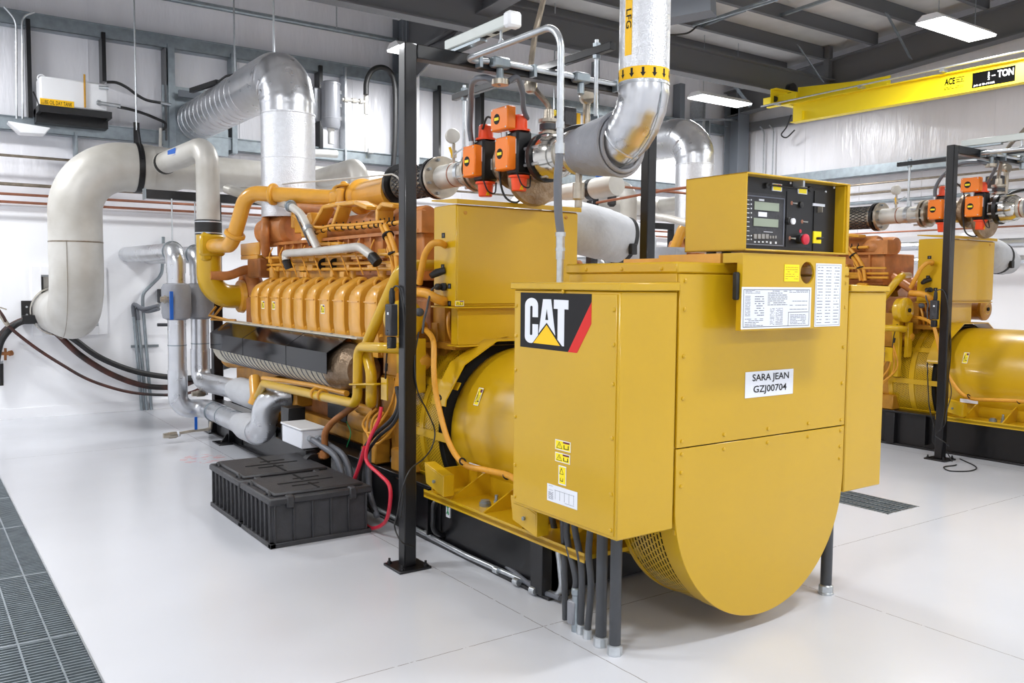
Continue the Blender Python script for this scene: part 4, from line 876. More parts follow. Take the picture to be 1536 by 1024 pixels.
P('bracket_rods', G().tube([(2.66, 8.9, 1.35), (2.55, 8.9, 1.22), (2.7, 8.6, 1.22)], .012, 8).tube([(2.6, 8.9, 1.35), (2.53, 8.9, 1.26), (2.75, 8.3, 1.18)], .012, 8), 'ochre')
P('pump_casting', G().cyl((2.62, 7.3, .68), (2.8, 7.3, .68), .11).cyl((2.62, 7.3, .68), (2.56, 7.3, .68), .085).box(2.7, 2.85, 7.0, 8.6, .55, .9).cyl((2.72, 8.2, .9), (2.72, 8.8, .85), .12), 'ochre', .01)
P('front_end_casting', G().box(2.80, 3.8, 8.3, 8.6, .5, 1.45).cyl((2.9, 8.5, 1.0), (2.9, 8.8, 1.0), .16), 'brown', .02)
# insulated outlet on the right of the box
P('wrapped_outlet', G().tube(spl([(3.72, 4.98, 2.02), (3.95, 4.95, 2.02), (4.2, 4.9, 1.98), (4.42, 4.87, 1.93)]), [.11, .12, .14, .16, .17, .175, .18, .18, .185, .19, .19, .19, .19, .19, .19, .19, .19, .19, .185, .185, .185, .18, .18, .175, .17][:25], 28), 'lblanket')
P('wrap_end', G().lathe((4.41, 4.87, 1.93), (1, -.1, -.2), [(0, .16), (.1, .165), (.16, .13), (.22, .13)], 28), 'lblanket')
P('wrap_strap', G().lathe((4.40, 4.872, 1.935), (1, -.1, -.2), [(0, .175), (.03, .178)], 28), 'rubber'); P('strap_buckle', G().cbox((4.36, 4.7, 1.86), (.06, .04, .08)), 'rubber', .006)
P('side_stub', G().lathe((3.757, 4.7, 1.72), XP, [(0, .02), (.05, .03), (.07, .05), (.1, .05)], 16), 'brown')
# ================================================================== GAS TRAIN, FRAME, DUCTS (one set per generator)
SETS = []      # (object, label for the copy at the rear generator)
def keep(o, lab): SETS.append((o, lab)); return o
ZG = 2.375
# black gantry frame
fr_ = thing('pipe_gantry', 'black square-tube gantry standing over the foreground generator, with cantilever arm', 'support frame', (2.3, 4.29, 0), 'black pipe gantries')
part('post', G().box(2.262, 2.338, 4.252, 4.328, .012, 2.897), 'black', fr_, .006); part('post', G().box(4.072, 4.148, 4.252, 4.328, .012, 2.897), 'black', fr_, .006)
part('beam', G().box(2.338, 4.072, 4.252, 4.328, 2.82, 2.897), 'black', fr_, .006)
for x in (2.3, 4.16):
    bp_ = part('base_plate', G().box(x - .1, x + .1, 4.19, 4.39, 0, .014), 'black', fr_, .002)
    for a, b in ((-.075, -.075), (.075, -.075), (-.075, .075), (.075, .075)): part('anchor_bolt', G().lathe((x + a, 4.29 + b, .014), ZP, [(0, .013), (.012, .013), (.012, .007), (.03, .007)], 8), 'black', bp_)
arm = part('cantilever_arm', G().box(3.257, 3.297, 3.72, 5.42, 2.90, 2.945), 'black', fr_, .004)
for y, zb_ in ((5.28, 2.5), (3.86, 2.56)):
    part('hanger_rod', G().cyl((GX, y, zb_), (GX, y, 2.985), .012, n=10), 'zincl', fr_)
    part('rod_nut', G().cyl((GX, y, 2.945), (GX, y, 2.965), .024, n=6).cyl((GX, y, 2.88), (GX, y, 2.9), .024, n=6), 'zinc', fr_)
keep(fr_, 'black square-tube gantry over the rear right-hand generator')
# gas train pipework
gt = thing('gas_train_pipe', 'flanged stainless gas pipe run leading into the foreground generator from the LFG elbow', 'pipe', (GX, 5.0, ZG - .15), 'gas inlet pipes')
def L(o_, prof, m, nm, n=32): return part(nm, G().lathe((GX, 0, ZG), YP, prof, n), m, o_)
L(gt, [(6.2, .10), (6.2, .165), (6.235, .165), (6.235, .10)], 'dblack', 'flange'); 
hb_ = part('braided_hose', G().lathe((GX, 0, ZG), YP, [(5.66, .118)] + [(5.70 + .035 * k, .112 + (.008 if k % 2 else 0)) for k in range(13)] + [(6.18, .12)], 28), 'cast', gt)
g = G()
for k in range(22):
    for s_ in (-1, 1): g.tube([(GX + .124 * math.cos(a), 5.70 + .45 * i / 10, ZG + .124 * math.sin(a)) for i, a in enumerate([2 * PI * k / 22 + s_ * .16 * j for j in range(11)])], .0045, 4)
part('braid_wires', g, 'dblack', hb_)
L(gt, [(5.62, .09), (5.62, .155), (5.655, .155), (5.655, .09)], 'dblack', 'flange')
L(gt, [(5.57, .085), (5.57, .152), (5.60, .152), (5.60, .09)], 'cast', 'flange')
L(gt, [(5.1, .086), (5.58, .086)], 'steel', 'pipe_spool'); L(gt, [(5.37, .089), (5.38, .089)], 'copper', 'weld_bead', 28)
L(gt, [(5.08, .09), (5.08, .145), (5.11, .145), (5.11, .09)], 'cast', 'flange'); L(gt, [(5.03, .09), (5.03, .14), (5.06, .14), (5.06, .09)], 'cast', 'flange')
L(gt, [(4.70, .09), (4.72, .11), (5.0, .11), (5.03, .09)], 'cast', 'valve_body'); L(gt, [(4.38, .09), (4.40, .12), (4.6, .12), (4.62, .17), (4.66, .17), (4.68, .10), (4.72, .10)], 'foil', 'valve_body')
part('governor_dish', G().lathe((3.30, 4.52, 2.27), (-.15, -1, 0), [(0, .06), (.02, .17), (.05, .18), (.08, .17), (.1, .06)], 36), 'foil', gt)
L(gt, [(4.30, .1), (4.30, .15), (4.335, .15), (4.335, .1)], 'dblack', 'flange'); L(gt, [(4.14, .105), (4.18, .13), (4.28, .135), (4.3, .12)], 'chrome', 'pipe_spool'); L(gt, [(4.02, .09), (4.17, .09)], 'steel', 'pipe_spool'); L(gt, [(4.10, .094), (4.112, .094)], 'copper', 'weld_bead')
for yb_, R_ in ((5.60, .13), (5.60, .13), (5.10, .122), (4.30, .13)):
    for k in range(8):
        if (yb_, k) in ((9, 9),): pass
        a = PI / 8 + k * PI / 4; x, z = GX + R_ * math.cos(a), ZG + R_ * math.sin(a)
        if yb_ == 5.60 and R_ and any(abs(c.location.x) > 9 for c in []): pass
        if not (yb_ == 5.60 and k > 7): pass
        if k in (2, 3, 4, 5): part('flange_bolt', G().cyl((x, yb_ - .06, z), (x, yb_ + .08, z), .011, n=8), 'zincl', gt)
part('clamp_band', G().lathe_h((GX, 5.25, ZG), YP, [(0, .092), (.04, .092)], .004, 24).box(GX - .015, GX + .015, 5.25, 5.29, ZG + .09, ZG + .15), 'zincl', gt)
part('vertical_nozzle', G().lathe((3.33, 4.37, 2.44), ZP, [(0, .04), (.08, .04), (.08, .065), (.1, .065), (.1, .04), (.16, .04), (.16, .065), (.18, .065), (.18, .035), (.24, .03)], 16), 'cast', gt)
part('nozzle_gasket', G().cyl((3.33, 4.37, 2.555), (3.33, 4.37, 2.59), .058), 'dhose', gt)
part('drain_valve', G().lathe((GX - .02, 3.98, 2.25), (0, 0, -1), [(0, .02), (.06, .02), (.06, .035), (.15, .035), (.16, .022), (.2, .022)], 14), 'cast', gt)
keep(gt, 'flanged stainless gas pipe run leading into the rear right-hand generator')
ga = thing('pressure_gauge', 'round pressure gauge standing on the gas pipe of the foreground generator', 'gauge', (GX, 5.42, ZG + .09), 'pressure gauges on the gas pipes')
part('stem', G().tube([(GX, 5.42, ZG + .085), (GX, 5.42, 2.6)], .012, 8).cyl((GX, 5.42, 2.5), (GX, 5.42, 2.55), .022), 'cast', ga)
part('dial_case', G().lathe((GX, 5.45, 2.65), (-.35, -1, .05), [(0, .04), (.01, .05), (.05, .052), (.055, .046)], 24), 'steel', ga)
part('tag', G().bar((GX - .04, 5.41, 2.57), (GX - .01, 5.41, 2.50), .02, .004, (0, 1, 0)), 'tri', ga)
part('valve_handle', G().bar((GX - .01, 5.4, 2.52), (GX + .07, 5.36, 2.58), .015, .01), 'zincl', ga)
keep(ga, 'round pressure gauge standing on the gas pipe of the rear generator')
# actuators
def actuator(y, upper, lab, lab2, zs=0.0):
    xb_, yb_ = 3.165, y; zc_ = 2.405 + zs
    t = thing('valve_actuator', lab, 'actuator', (xb_, yb_, zc_ - .22), 'orange and black gas valve actuators')
    part('body', G().prism([(xb_ - .06, yb_ - .06), (xb_ + .06, yb_ - .06), (xb_ + .06, yb_ + .06), (xb_ - .06, yb_ + .06)], 'z', zc_ - .135, zc_ + .135), 'dblack', t, .014)
    part('top_cap', G().lathe((xb_, yb_, zc_ + .135), ZP, [(0, .066), (.012, .066), (.014, .05), (.09, .047), (.10, .035)], 24), 'vred', t)
    part('bottom_cap', G().lathe((xb_, yb_, zc_ - .135), (0, 0, -1), [(0, .066), (.012, .066), (.014, .052), (.09, .045), (.095, .04)], 24), 'vred', t)
    part('flow_block', G().box(xb_ + .05, xb_ + .14, yb_ - .05, yb_ + .05, zc_ - .09, zc_ + .08), 'dblack', t, .008)
    def tb(y_, z_, w_, h_):
        b = part('terminal_box', G().box(xb_ - .115, xb_ - .05, y_ - w_ / 2, y_ + w_ / 2, z_ - h_ / 2, z_ + h_ / 2), 'vor', t, .008)
        part('round_badge', G().cyl((xb_ - .115, y_ + w_ * .12, z_), (xb_ - .117, y_ + w_ * .12, z_), .032, n=20), 'ink', b); part('badge_mark', G().plate((xb_ - .1178, y_ + w_ * .12 + .024, z_ - .009), YN, ZP, .048, .018, .0005), 'lyel', b)
        for a_, b_ in ((-.4, .42), (.4, .42), (-.4, -.42), (.4, -.42)): part('screw', G().cyl((xb_ - .118, y_ + w_ * a_, z_ + h_ * b_), (xb_ - .114, y_ + w_ * a_, z_ + h_ * b_), .005, n=8), 'zincl', b)
    tb(y + .03, zc_ - .005, .15, .20)
    if upper: tb(y + .06, zc_ + .21, .19, .14)
    part('type_plate', G().plate((xb_ + .0, yb_ - .0608, zc_ - .06), XP, ZP, .035, .07, .001), 'label', t)
    part('side_plate', G().plate((xb_ - .0608, yb_ - .04, zc_ - .01), YN, ZP, .012, .09, .001), 'label', t)
    part('warning_mark', G().slab((xb_ - .03, yb_ - .049, zc_ - .225), XP, ZP, [(0, 0), (.03, 0), (.015, .035)], .002), 'tri', t)
    part('cap_wire', G().tube(spl([(xb_ - .05, yb_ - .05, zc_ - .13), (xb_ - .03, yb_ - .075, zc_ - .2), (xb_ + .02, yb_ - .08, zc_ - .21), (xb_ + .05, yb_ - .05, zc_ - .14)]), .005, 6), 'rubber', t)
    part('cable_gland', G().cyl((xb_ - .08, yb_ + .05, zc_ + .09), (xb_ - .08, yb_ + .05, zc_ + .13), .018, n=8), 'zincl', t)
    keep(t, lab2)
actuator(4.83, False, 'orange and black valve actuator with one orange box, over the foreground generator', 'orange and black valve actuator with one orange box, beside the rear gantry post', -.005)
actuator(4.45, True, 'orange and black valve actuator with two orange boxes, over the foreground generator', 'orange and black valve actuator with two orange boxes on the rear gas pipe')
tm = thing('gas_valve_controller', 'small grey valve block with yellow knobs behind the galvanised conduit arch', 'valve block', (3.6, 4.5, 2.7), None)
part('block', G().box(3.52, 3.62, 4.45, 4.6, 2.62, 2.74), 'plast', tm, .006); part('knob', G().cyl((3.51, 4.55, 2.71), (3.52, 4.55, 2.71), .02), 'lyel', tm); part('tap', G().box(3.66, 3.69, 4.5, 4.53, 2.62, 2.72), 'tri', tm); part('pipe_stem', G().cyl((3.6, 4.5, 2.46), (3.6, 4.5, 2.63), .02).cyl((3.74, 4.5, 2.46), (3.74, 4.5, 2.8), .024).lathe((3.74, 4.5, 2.83), (-.3, -1, 0), [(-.02, .045), (.02, .05), (.03, .04)], 20), 'cast', tm)
keep(tm, 'small grey valve block with yellow knobs on the rear gas pipe')
vp = [V((3.34, 4.38, 2.66)), V((3.34, 4.4, 2.72)), PY(797, 120, 4.45), PY(803, 50, 4.5), PY(815, 0, 4.5)]; d_ = (vp[-1] - vp[-2]).normalized(); vp.append(vp[-1] + d_ * 1.5)
vt = thing('vent_pipe', 'thin brownish vent pipe rising from the orange valves to the roof, front generator', 'pipe', vp[0], 'thin vent pipes'); part('pipe', G().tube(spl(vp), .018, 10), 'tan', vt)
part('union', G().lathe(PY(796, 128, 4.45), ZP, [(-.05, .02), (-.04, .034), (0, .042), (.04, .034), (.05, .025), (.09, .022)], 14), 'cast', vt)
vt2 = thing('vent_pipe', 'thin brownish vent pipe slanting up to the right from the rear gas valves', 'pipe', (8.95, 4.4, 2.65), 'thin vent pipes'); part('pipe', G().tube(spl([V((8.94, 4.38, 2.66)), V((8.95, 4.38, 2.74)), PX(1508, 228, 8.9), PX(1536, 195, 8.85), PX(1610, 120, 8.8)]), .018, 10), 'tan', vt2)
# LFG duct with elbow
lx, ly = GX, 3.47
lf = thing('lfg_duct', 'silver insulated duct marked LFG dropping from the roof and bending to the foreground generator', 'duct', (lx, ly, 2.25), 'LFG ducts')
part('upper_duct', G().lathe((lx, ly, 2.665), ZP, [(0, .1335), (.62, .1335), (.622, .136), (.635, .136), (.637, .1335), (3.3, .1335)], 48), 'dimple', lf)
part('collar', G().lathe((lx, ly, 2.655), ZP, [(0, .137), (.012, .137)], 48), 'zincl', lf)
ep = arc_fil([(lx, ly + .55, ZG), (lx, ly, ZG), (lx, ly, 2.665)], .27, 22)
rs_ = [.133 + (.004 if (k % 4 == 2) else 0) for k in range(len(ep))]
part('elbow', G().tube(ep, rs_, 40), 'alu', lf, ang=50)
part('elbow_seam', G().tube([p + V((0, -.1 * 0, 0)) + (V((0, -.094, -.094)) if 0 else V((0, 0, 0))) for p in arc_fil([(lx, ly - .0 + .3, ZG - .134), (lx, ly - .134, ZG - .134), (lx, ly - .134, 2.66)], .38, 16)], .003, 6), 'zinc', lf)
for t_ in (.35, .6):
    k = int(len(ep) * t_); part('elbow_crimp', G().ring(ep[k] + V((0, .0, 0)), ep[k + 1] - ep[k - 1], .134, .008, 20, 6, -1.0, 1.0), 'alu', lf)
jk = arc_fil([(lx, 4.06, ZG), (lx, 3.50, ZG), (lx, 3.4, ZG + .12)], .2, 8)
jr = [.11, .165] + [.172] * (len(jk) - 4) + [.172, .168]
part('insulation_jacket', G().lathe((lx, 4.06, ZG), YN, [(0, .10), (.0, .112), (.02, .125), (.25, .160), (.36, .172), (.40, .178), (.41, .15)], 36), 'blanket', lf)
part('jacket_hem', G().ring((lx, 3.65, ZG), YP, .170, .014, 40, 8).ring((lx, 3.63, ZG), YP, .15, .012, 40, 8), 'blanket', lf)
for z_ in (3.0,): pass
def wrap(poly, r): # poly in (angle offset rad, z) -> on duct surface
    g = G(); n = len(poly); vs = [(lx + r * math.cos(a), ly + r * math.sin(a), z) for a, z in poly]; return g.add(vs, [tuple(range(n))])
def cylpatch(a0, a1, z0, z1, r, n=10):
    g = G(); vs = []
    for i in range(n + 1):
        a = a0 + (a1 - a0) * i / n
        for z in (z0, z1):
            for rr in (r, r + .0008): vs.append((lx + rr * math.cos(a), ly + rr * math.sin(a), z))
    fs = []
    for i in range(n): b = 4 * i; fs += [(b + 1, b + 5, b + 7, b + 3), (b, b + 2, b + 6, b + 4), (b + 2, b + 3, b + 7, b + 6), (b, b + 4, b + 5, b + 1)]
    fs += [(0, 1, 3, 2), (4 * n, 4 * n + 2, 4 * n + 3, 4 * n + 1)]
    return g.add(vs, fs)
aC = math.radians(-133.4)
part('arrow_band', cylpatch(aC - PI * .95, aC + PI * .95, 2.672, 2.735, .134, 60), 'tri', lf)
g = G()
for k in range(-7, 8):
    a = aC + math.radians(26 * k - 2); r = .1356
    def am(da, z): return V((lx + r * math.cos(a + da / r), ly + r * math.sin(a + da / r), z))
    for poly in ([(-.0065, 2.727), (.0065, 2.727), (.0065, 2.700), (-.0065, 2.700)], [(-.0145, 2.701), (.0145, 2.701), (0, 2.679)]): g.add([am(*p) for p in poly], [tuple(range(len(poly)))])
part('flow_arrows', g, 'ink', lf)
aS = aC - math.radians(39); part('yellow_strip', cylpatch(aS - .17, aS + .17, 2.795, 3.9, .134, 6), 'tri', lf)
out = V((math.cos(aS), math.sin(aS), 0)); tan_ = V((-math.sin(aS), math.cos(aS), 0))
part('lettering', G().text('LFG', V((lx, ly, 0)) + out * .1362 - tan_ * .014 + V((0, 0, 3.03)), V((0, 0, -1)), tan_, .098, .034, .01, .0003), 'ink', lf)
keep(lf, 'silver insulated LFG duct dropping to the rear right-hand generator')
# galvanised conduit arch, fittings and tray
cx_ = 2.60; cy_ = 3.31
ca = thing('conduit_arch', 'galvanised conduit arching over the left cabinet and up to the black gantry beam', 'conduit', (cx_, cy_, 1.62), 'conduit arches')
part('lower_stub', G().tube([(cx_, cy_ + .0, 1.605), (cx_, cy_, 1.72)], .017, 12).cyl((cx_, cy_, 1.72), (cx_, cy_, 1.84), .021).cyl((cx_, cy_, 1.76), (cx_, cy_, 1.775), .024, n=8).cyl((cx_, cy_, 1.83), (cx_, cy_, 1.85), .025, n=8), 'zincl', ca)
part('flexible_hose', G().tube(spl([(cx_, cy_, 1.85), (cx_ - .015, cy_ + .0, 1.95), (cx_ - .02, cy_, 2.1), (cx_ - .01, cy_, 2.22)]), .02, 14), 'hose', ca)
part('hose_gland', G().cyl((cx_ - .01, cy_, 2.22), (cx_ - .01, cy_, 2.27), .024, n=12), 'zincl', ca)
part('rigid_conduit', G().tube(arc_fil([(cx_ - .01, cy_, 2.25), (cx_ - .01, cy_, 2.83), (cx_, 4.22, 2.84), (2.78, 4.225, 2.865)], .13, 12), .017, 14), 'zincl', ca)
part('coupling', G().cyl((cx_ - .01, cy_, 2.34), (cx_ - .01, cy_, 2.37), .021, n=12), 'zincl', ca)
part('outlet_body', G().box(2.80, 2.92, 4.19, 4.25, 2.835, 2.895).cyl((2.86, 4.22, 2.76), (2.86, 4.22, 2.84), .022), 'zinc', ca, .01)
part('beam_conduit', G().tube([(2.92, 4.222, 2.865), (4.0, 4.222, 2.865)], .015, 12), 'zincl', ca)
part('outlet_body', G().box(3.40, 3.52, 4.19, 4.25, 2.835, 2.895).cyl((3.46, 4.22, 2.76), (3.46, 4.22, 2.84), .022), 'zinc', ca, .01)
part('conduit_union', G().cyl((2.86, 4.22, 2.74), (2.86, 4.22, 2.77), .05, n=16), 'cast', ca)
for x in (2.72, 3.1, 3.75): part('beam_clip', G().box(x - .01, x + .01, 4.2, 4.25, 2.82, 2.89), 'zinc', ca)
keep(ca, 'galvanised conduit arching up to the rear black gantry beam')
h1 = solo('flexible_conduit', G().tube(spl([(2.86, 4.21, 2.75), (2.80, 4.3, 2.79), (2.85, 4.5, 2.80), (3.0, 4.75, 2.73), (3.06, 4.86, 2.62), (3.085, 4.88, 2.53)]), .018, 12), 'hose', 'grey flexible conduit looping down to the left orange valve box, front generator', 'conduit', 'flexible conduits to the valves')
keep(h1, 'grey flexible conduit looping down to the left valve box, rear generator')
h2 = solo('flexible_conduit', G().tube(spl([(2.9, 4.2, 2.76), (2.98, 4.22, 2.80), (3.06, 4.28, 2.74), (3.13, 4.36, 2.66), (3.2, 4.42, 2.62)]), .016, 12), 'hose', 'grey flexible conduit curving to the right orange valve, front generator', 'conduit', 'flexible conduits to the valves')
keep(h2, 'grey flexible conduit curving to the right orange valve, rear generator')
h3 = solo('cable_loop', G().tube(spl([(3.12, 4.80, 2.60), (3.1, 4.7, 2.66), (3.15, 4.62, 2.55), (3.12, 4.6, 2.3), (3.15, 4.58, 2.15), (3.2, 4.5, 2.12), (3.2, 4.45, 2.26)]), .007, 8), 'rubber', 'thin black cable hanging between the two orange valves, front generator', 'cable'); keep(h3, 'thin black cable hanging between the two rear orange valves')
h4 = solo('cable_loop', G().tube(spl([(3.42, 4.4, 2.35), (3.45, 4.35, 2.52), (3.55, 4.15, 2.58), (3.65, 4.0, 2.55), (3.6, 3.95, 2.35)]), .014, 8).tube(spl([(3.3, 4.3, 2.5), (3.4, 4.2, 2.56), (3.52, 4.05, 2.56)]), .012, 8), 'rubber', 'pair of black hoses looping behind the insulation jacket, front generator', 'hose'); keep(h4, 'pair of black hoses looping behind the rear insulation jacket')
tr = thing('cable_tray', 'pale enamel cable housing lying across the top of the foreground black gantry', 'cable housing', (2.6, 4.6, 2.9), 'pale cable housings')
part('housing', G().box(2.57, 2.635, 3.74, 4.36, 2.915, 2.975), 'tray', tr, .006); part('end_cap', G().box(2.56, 2.645, 3.70, 3.76, 2.905, 2.985), 'white', tr, .012)
g = G()
for k in range(5): g.box(2.59, 2.615, 3.85 + .1 * k, 3.9 + .1 * k, 2.9135, 2.9155)
part('slots', g, 'void', tr); part('strut_channel', G().box(2.58, 2.625, 4.0, 4.35, 2.898, 2.914), 'zinc', tr); part('hook', G().cyl((2.6, 3.83, 2.86), (2.6, 3.83, 2.915), .008, n=8).ring((2.6, 3.83, 2.85), XP, .018, .006, 16, 6), 'zincl', tr)
keep(tr, 'pale enamel cable housing on top of the rear black gantry')

# ---------------------------------------------------------------- exhaust and water pipes behind each generator
R_ = .255
sd = thing('exhaust_duct', 'fat silver duct rising behind the foreground generator and bending to the back wall', 'duct', (3.1, 8.2, 2.2), 'fat silver exhaust ducts')
part('riser', G().lathe((3.1, 8.2, 2.22), ZP, [(0, R_), (.55, R_), (.552, R_ + .004), (.56, R_ + .004), (.562, R_), (.97, R_), (.972, R_ + .006), (.985, R_ + .006)], 44), 'dimple', sd)
ep = arc_fil([(3.1, 8.2, 3.2), (3.1, 8.2, 3.6), (3.1, 9.2, 3.6)], .36, 28)
part('elbow', G().tube(ep, [R_ + (.006 if k % 9 == 4 else 0) for k in range(len(ep))], 44), 'alu', sd, ang=50)
for a_ in (.3, .48, .64):
    k = int(len(ep) * a_); 
    part('inner_fold', G().ring(ep[k], ep[k + 1] - ep[k - 1], R_ - .004, .018, 24, 8, PI / 2 - .8 + PI * 0, PI / 2 + .8), 'alu', sd)
part('spiral_duct', G().lathe((3.1, 8.75, 3.6), YP, sum([[(.0 + .17 * k, .238), (.158 + .17 * k, .238), (.16 + .17 * k, .242), (.168 + .17 * k, .242)] for k in range(16)], []), 40), 'alu', sd)
part('wall_collar', G().lathe((3.1, 11.44, 3.6), YP, [(0, .24), (0, .27), (.04, .27)], 40), 'zincl', sd)
keep(sd, 'fat silver duct rising behind the LFG pipe and bending to the back wall')
wp_ = solo('wall_flashing', G().box(2.7, 3.5, 11.36, 11.375, 3.2, 4.0), 'zinc', 'square galvanised flashing plate around the spiral duct at the back wall', 'plate', 'flashing plates'); keep(wp_, 'square flashing plate around the right-hand spiral duct')
er = thing('exhaust_pipe', 'large dull grey pipe bending up from the back wall opening at left', 'pipe', (1.5, 10.0, 1.0), 'large grey exhaust pipes')
part('lower_elbow', G().tube(arc_fil([(1.5, 11.5, 1.24), (1.5, 10.0, 1.22), (1.5, 10.0, 2.0)], .42, 16), .258, 40), 'steel', er, ang=50)
part('weld_seam', G().lathe((1.5, 10, 1.985), ZP, [(0, .2595), (.015, .2595)], 40), 'tan', er)
part('upper_elbow', G().tube(arc_fil([(1.5, 10.0, 2.0), (1.5, 10.0, 2.8), (2.25, 10.0, 2.8)], .5, 18), .256, 40), 'steel', er, ang=50)
part('horizontal_run', G().lathe((2.2, 10, 2.8), XP, [(0, .25), (.25, .24), (.38, .19), (2.9, .19)], 36), 'steel', er)
part('vertical_seam', G().tube(arc_fil([(1.41, 11.3, 1.0), (1.38, 9.75, .96), (1.38, 9.77, 2.0)], .6, 12), .003, 6), 'tan', er)
part('wall_ring', G().lathe_h((1.5, 11.4, 1.24), YP, [(0, .29), (.05, .29)], .015, 40), 'chrome', er)
g = G().lathe_h((2.08, 10, 2.8), XP, [(0, .266), (.06, .266)], .008, 40); g.bar((2.11, 10, 3.05), (2.11, 10, 3.28), .06, .012, (0, 1, 0)).bar((2.11, 9.76, 2.86), (2.11, 9.93, 3.22), .06, .012, (1, 0, 0)); part('strap_hanger', g, 'dblack', er)
part('hanger_rod', G().tube([(2.11, 10, 3.2), (2.11, 10, roofz(10) - .02)], .009, 8), 'zincl', er)
keep(er, 'large dull grey pipe bending over behind the rear right-hand generator')
pl = solo('wall_plate', G().box(1.36, 1.92, YW - .05, YW - .03, 1.07, 1.64).box(1.36, 1.37, YW - .05, YW + .1, 1.07, 1.64), 'pink', 'dull steel plate set in the square wall opening behind the large grey pipe', 'plate', bevel=.002)
# small branch pipe and rubber coupling
bp1 = thing('branch_pipe', 'dull grey pipe hooking down into the yellow elbow at the left end of the engine', 'pipe', (2.52, 8.85, 2.0), 'branch pipes above the engines')
part('pipe', G().tube(arc_fil([(2.30, 9.85, 2.83), (2.52, 8.85, 2.93), (2.52, 8.85, 2.2)], .17, 14), .112, 26), 'steel', bp1, ang=50)
part('blue_tag', G().plate((2.285, 9.42, 2.86), V((.2, -.95, .09)).normalized(), ZP, .17, .07, .003), 'blue', bp1); part('seam_band', G().lathe((2.335, 9.7, 2.845), (-.21, 1, -.1), [(0, .116), (.05, .116)], 26), 'dblack', bp1)
rc = part('rubber_coupling', G().lathe((2.52, 8.85, 2.06), ZP, [(0, .122), (.005, .128), (.14, .128), (.145, .122)], 32), 'rubber', bp1)
for z_ in (2.07, 2.18): part('clamp', G().lathe((2.52, 8.85, z_), ZP, [(0, .13), (.012, .13)], 32), 'zincl', rc)
keep(bp1, 'dull grey pipe hooking down at the left end of the rear engine')
bp2 = solo('branch_pipe', G().tube(arc_fil([(4.12, 9.9, 2.83), (4.12, 8.8, 2.85), (4.12, 8.8, 2.0)], .17, 14), .112, 26), 'steel', 'dull grey pipe hooking down behind the yellow inlet pipe', 'pipe', 'branch pipes above the engines', ang=50); keep(bp2, 'dull grey pipe hooking down behind the rear engine')
# aluminium clad water pipes at the left end
def clad(x, y, zl, zb_, lab, lab2, r, low):
    t = thing('water_pipe', lab, 'pipe', (x, y, zb_), 'aluminium clad water pipes')
    part('wall_run', G().tube([(x, 11.44, zl + .02), (x, y + .2, zl)], r * 1.02, 24), 'alu', t)
    part('top_elbow', G().tube(arc_fil([(x, y + .22, zl), (x, y, zl), (x, y, zl - .22)], .13, 12), r * 1.08, 24), 'alu', t, ang=50)
    part('riser', G().cyl((x, y, zb_ + .1), (x, y, zl - .2), r), 'alu', t)
    for z_ in (zl - .35, .95, .6): part('joint_band', G().lathe((x, y, z_), ZP, [(0, r * 1.03), (.012, r * 1.03)], 24), 'zinc', t)
    part('insulated_valve', G().lathe((x, y, .98 + .25), ZP, [(-.02, r), (0, r * 1.5), (.05, r * 1.62), (.3, r * 1.6), (.34, r * 1.4), (.35, r)], 24), 'blanket', t)
    if low:
        part('lower_run', G().tube(arc_fil([(x, y, .7), (x, y, zb_), (x + .28, y, zb_), (x + .24, 7.5, zb_)], .14, 10), r * 1.08, 24), 'alu', t, ang=50)
        for y_ in (8.8, 8.45, 8.1): part('joint_band', G().lathe((x + .262, y_, zb_), YP, [(0, r * 1.12), (.012, r * 1.12)], 24), 'zinc', t)
        part('jacketed_end', G().tube([(x + .25, 7.95, zb_), (x + .25, 7.75, zb_), (x + .24, 7.42, zb_)], [r * 1.1, r * 1.4, r * 1.35], 24), 'lblanket', t)
        part('end_elbow', G().tube(arc_fil([(x + .24, 7.46, zb_), (x + .24, 7.27, zb_ + .03), (x + .25, 7.22, zb_ + .31), (x + .44, 7.17, zb_ + .33)], .15, 14), r * 1.28, 28), 'alu', t, ang=50)
        part('rubber_sleeve', G().cyl((x + .44, 7.17, zb_ + .33), (x + .62, 7.12, zb_ + .35), r * 1.15), 'rubber', t)
    else:
        part('lower_run', G().tube(arc_fil([(x, y, .9), (x, y, zb_), (x + .1, 8.35, zb_)], .14, 10), r * 1.1, 24), 'alu', t, ang=50)
        part('jacketed_end', G().tube([(x + .09, 8.45, zb_), (x + .1, 8.3, zb_), (x + .12, 7.85, zb_ - .01), (x + .12, 7.78, zb_)], [r * 1.1, r * 1.45, r * 1.5, r * 1.1], 24), 'lblanket', t)
        part('end_elbow', G().tube(arc_fil([(x + .12, 7.85, zb_), (x + .14, 7.6, zb_), (x + .3, 7.5, zb_ + .05)], .1, 8), r * 1.05, 20), 'blanket', t)
    for xx, zz in ((x, zl + .1),): part('hanger_rod', G().tube([(xx, y + .12, zz), (xx, y + .12, 2.43)], .007, 6), 'zincl', t); part('hanger_ring', G().ring((xx, y + .12, zl), YP, r * 1.15, .006, 24, 6), 'zinc', t)
    keep(t, lab2)
clad(2.27, 9.12, 1.90, .30, 'silver clad pipe dropping to the floor, left of the pair by the hoses', 'left silver clad pipe behind the rear generator', .088, True)
clad(2.54, 9.28, 1.88, .56, 'silver clad pipe dropping from the back wall, right of the pair beside the yellow elbow', 'right silver clad pipe behind the rear generator', .088, False)
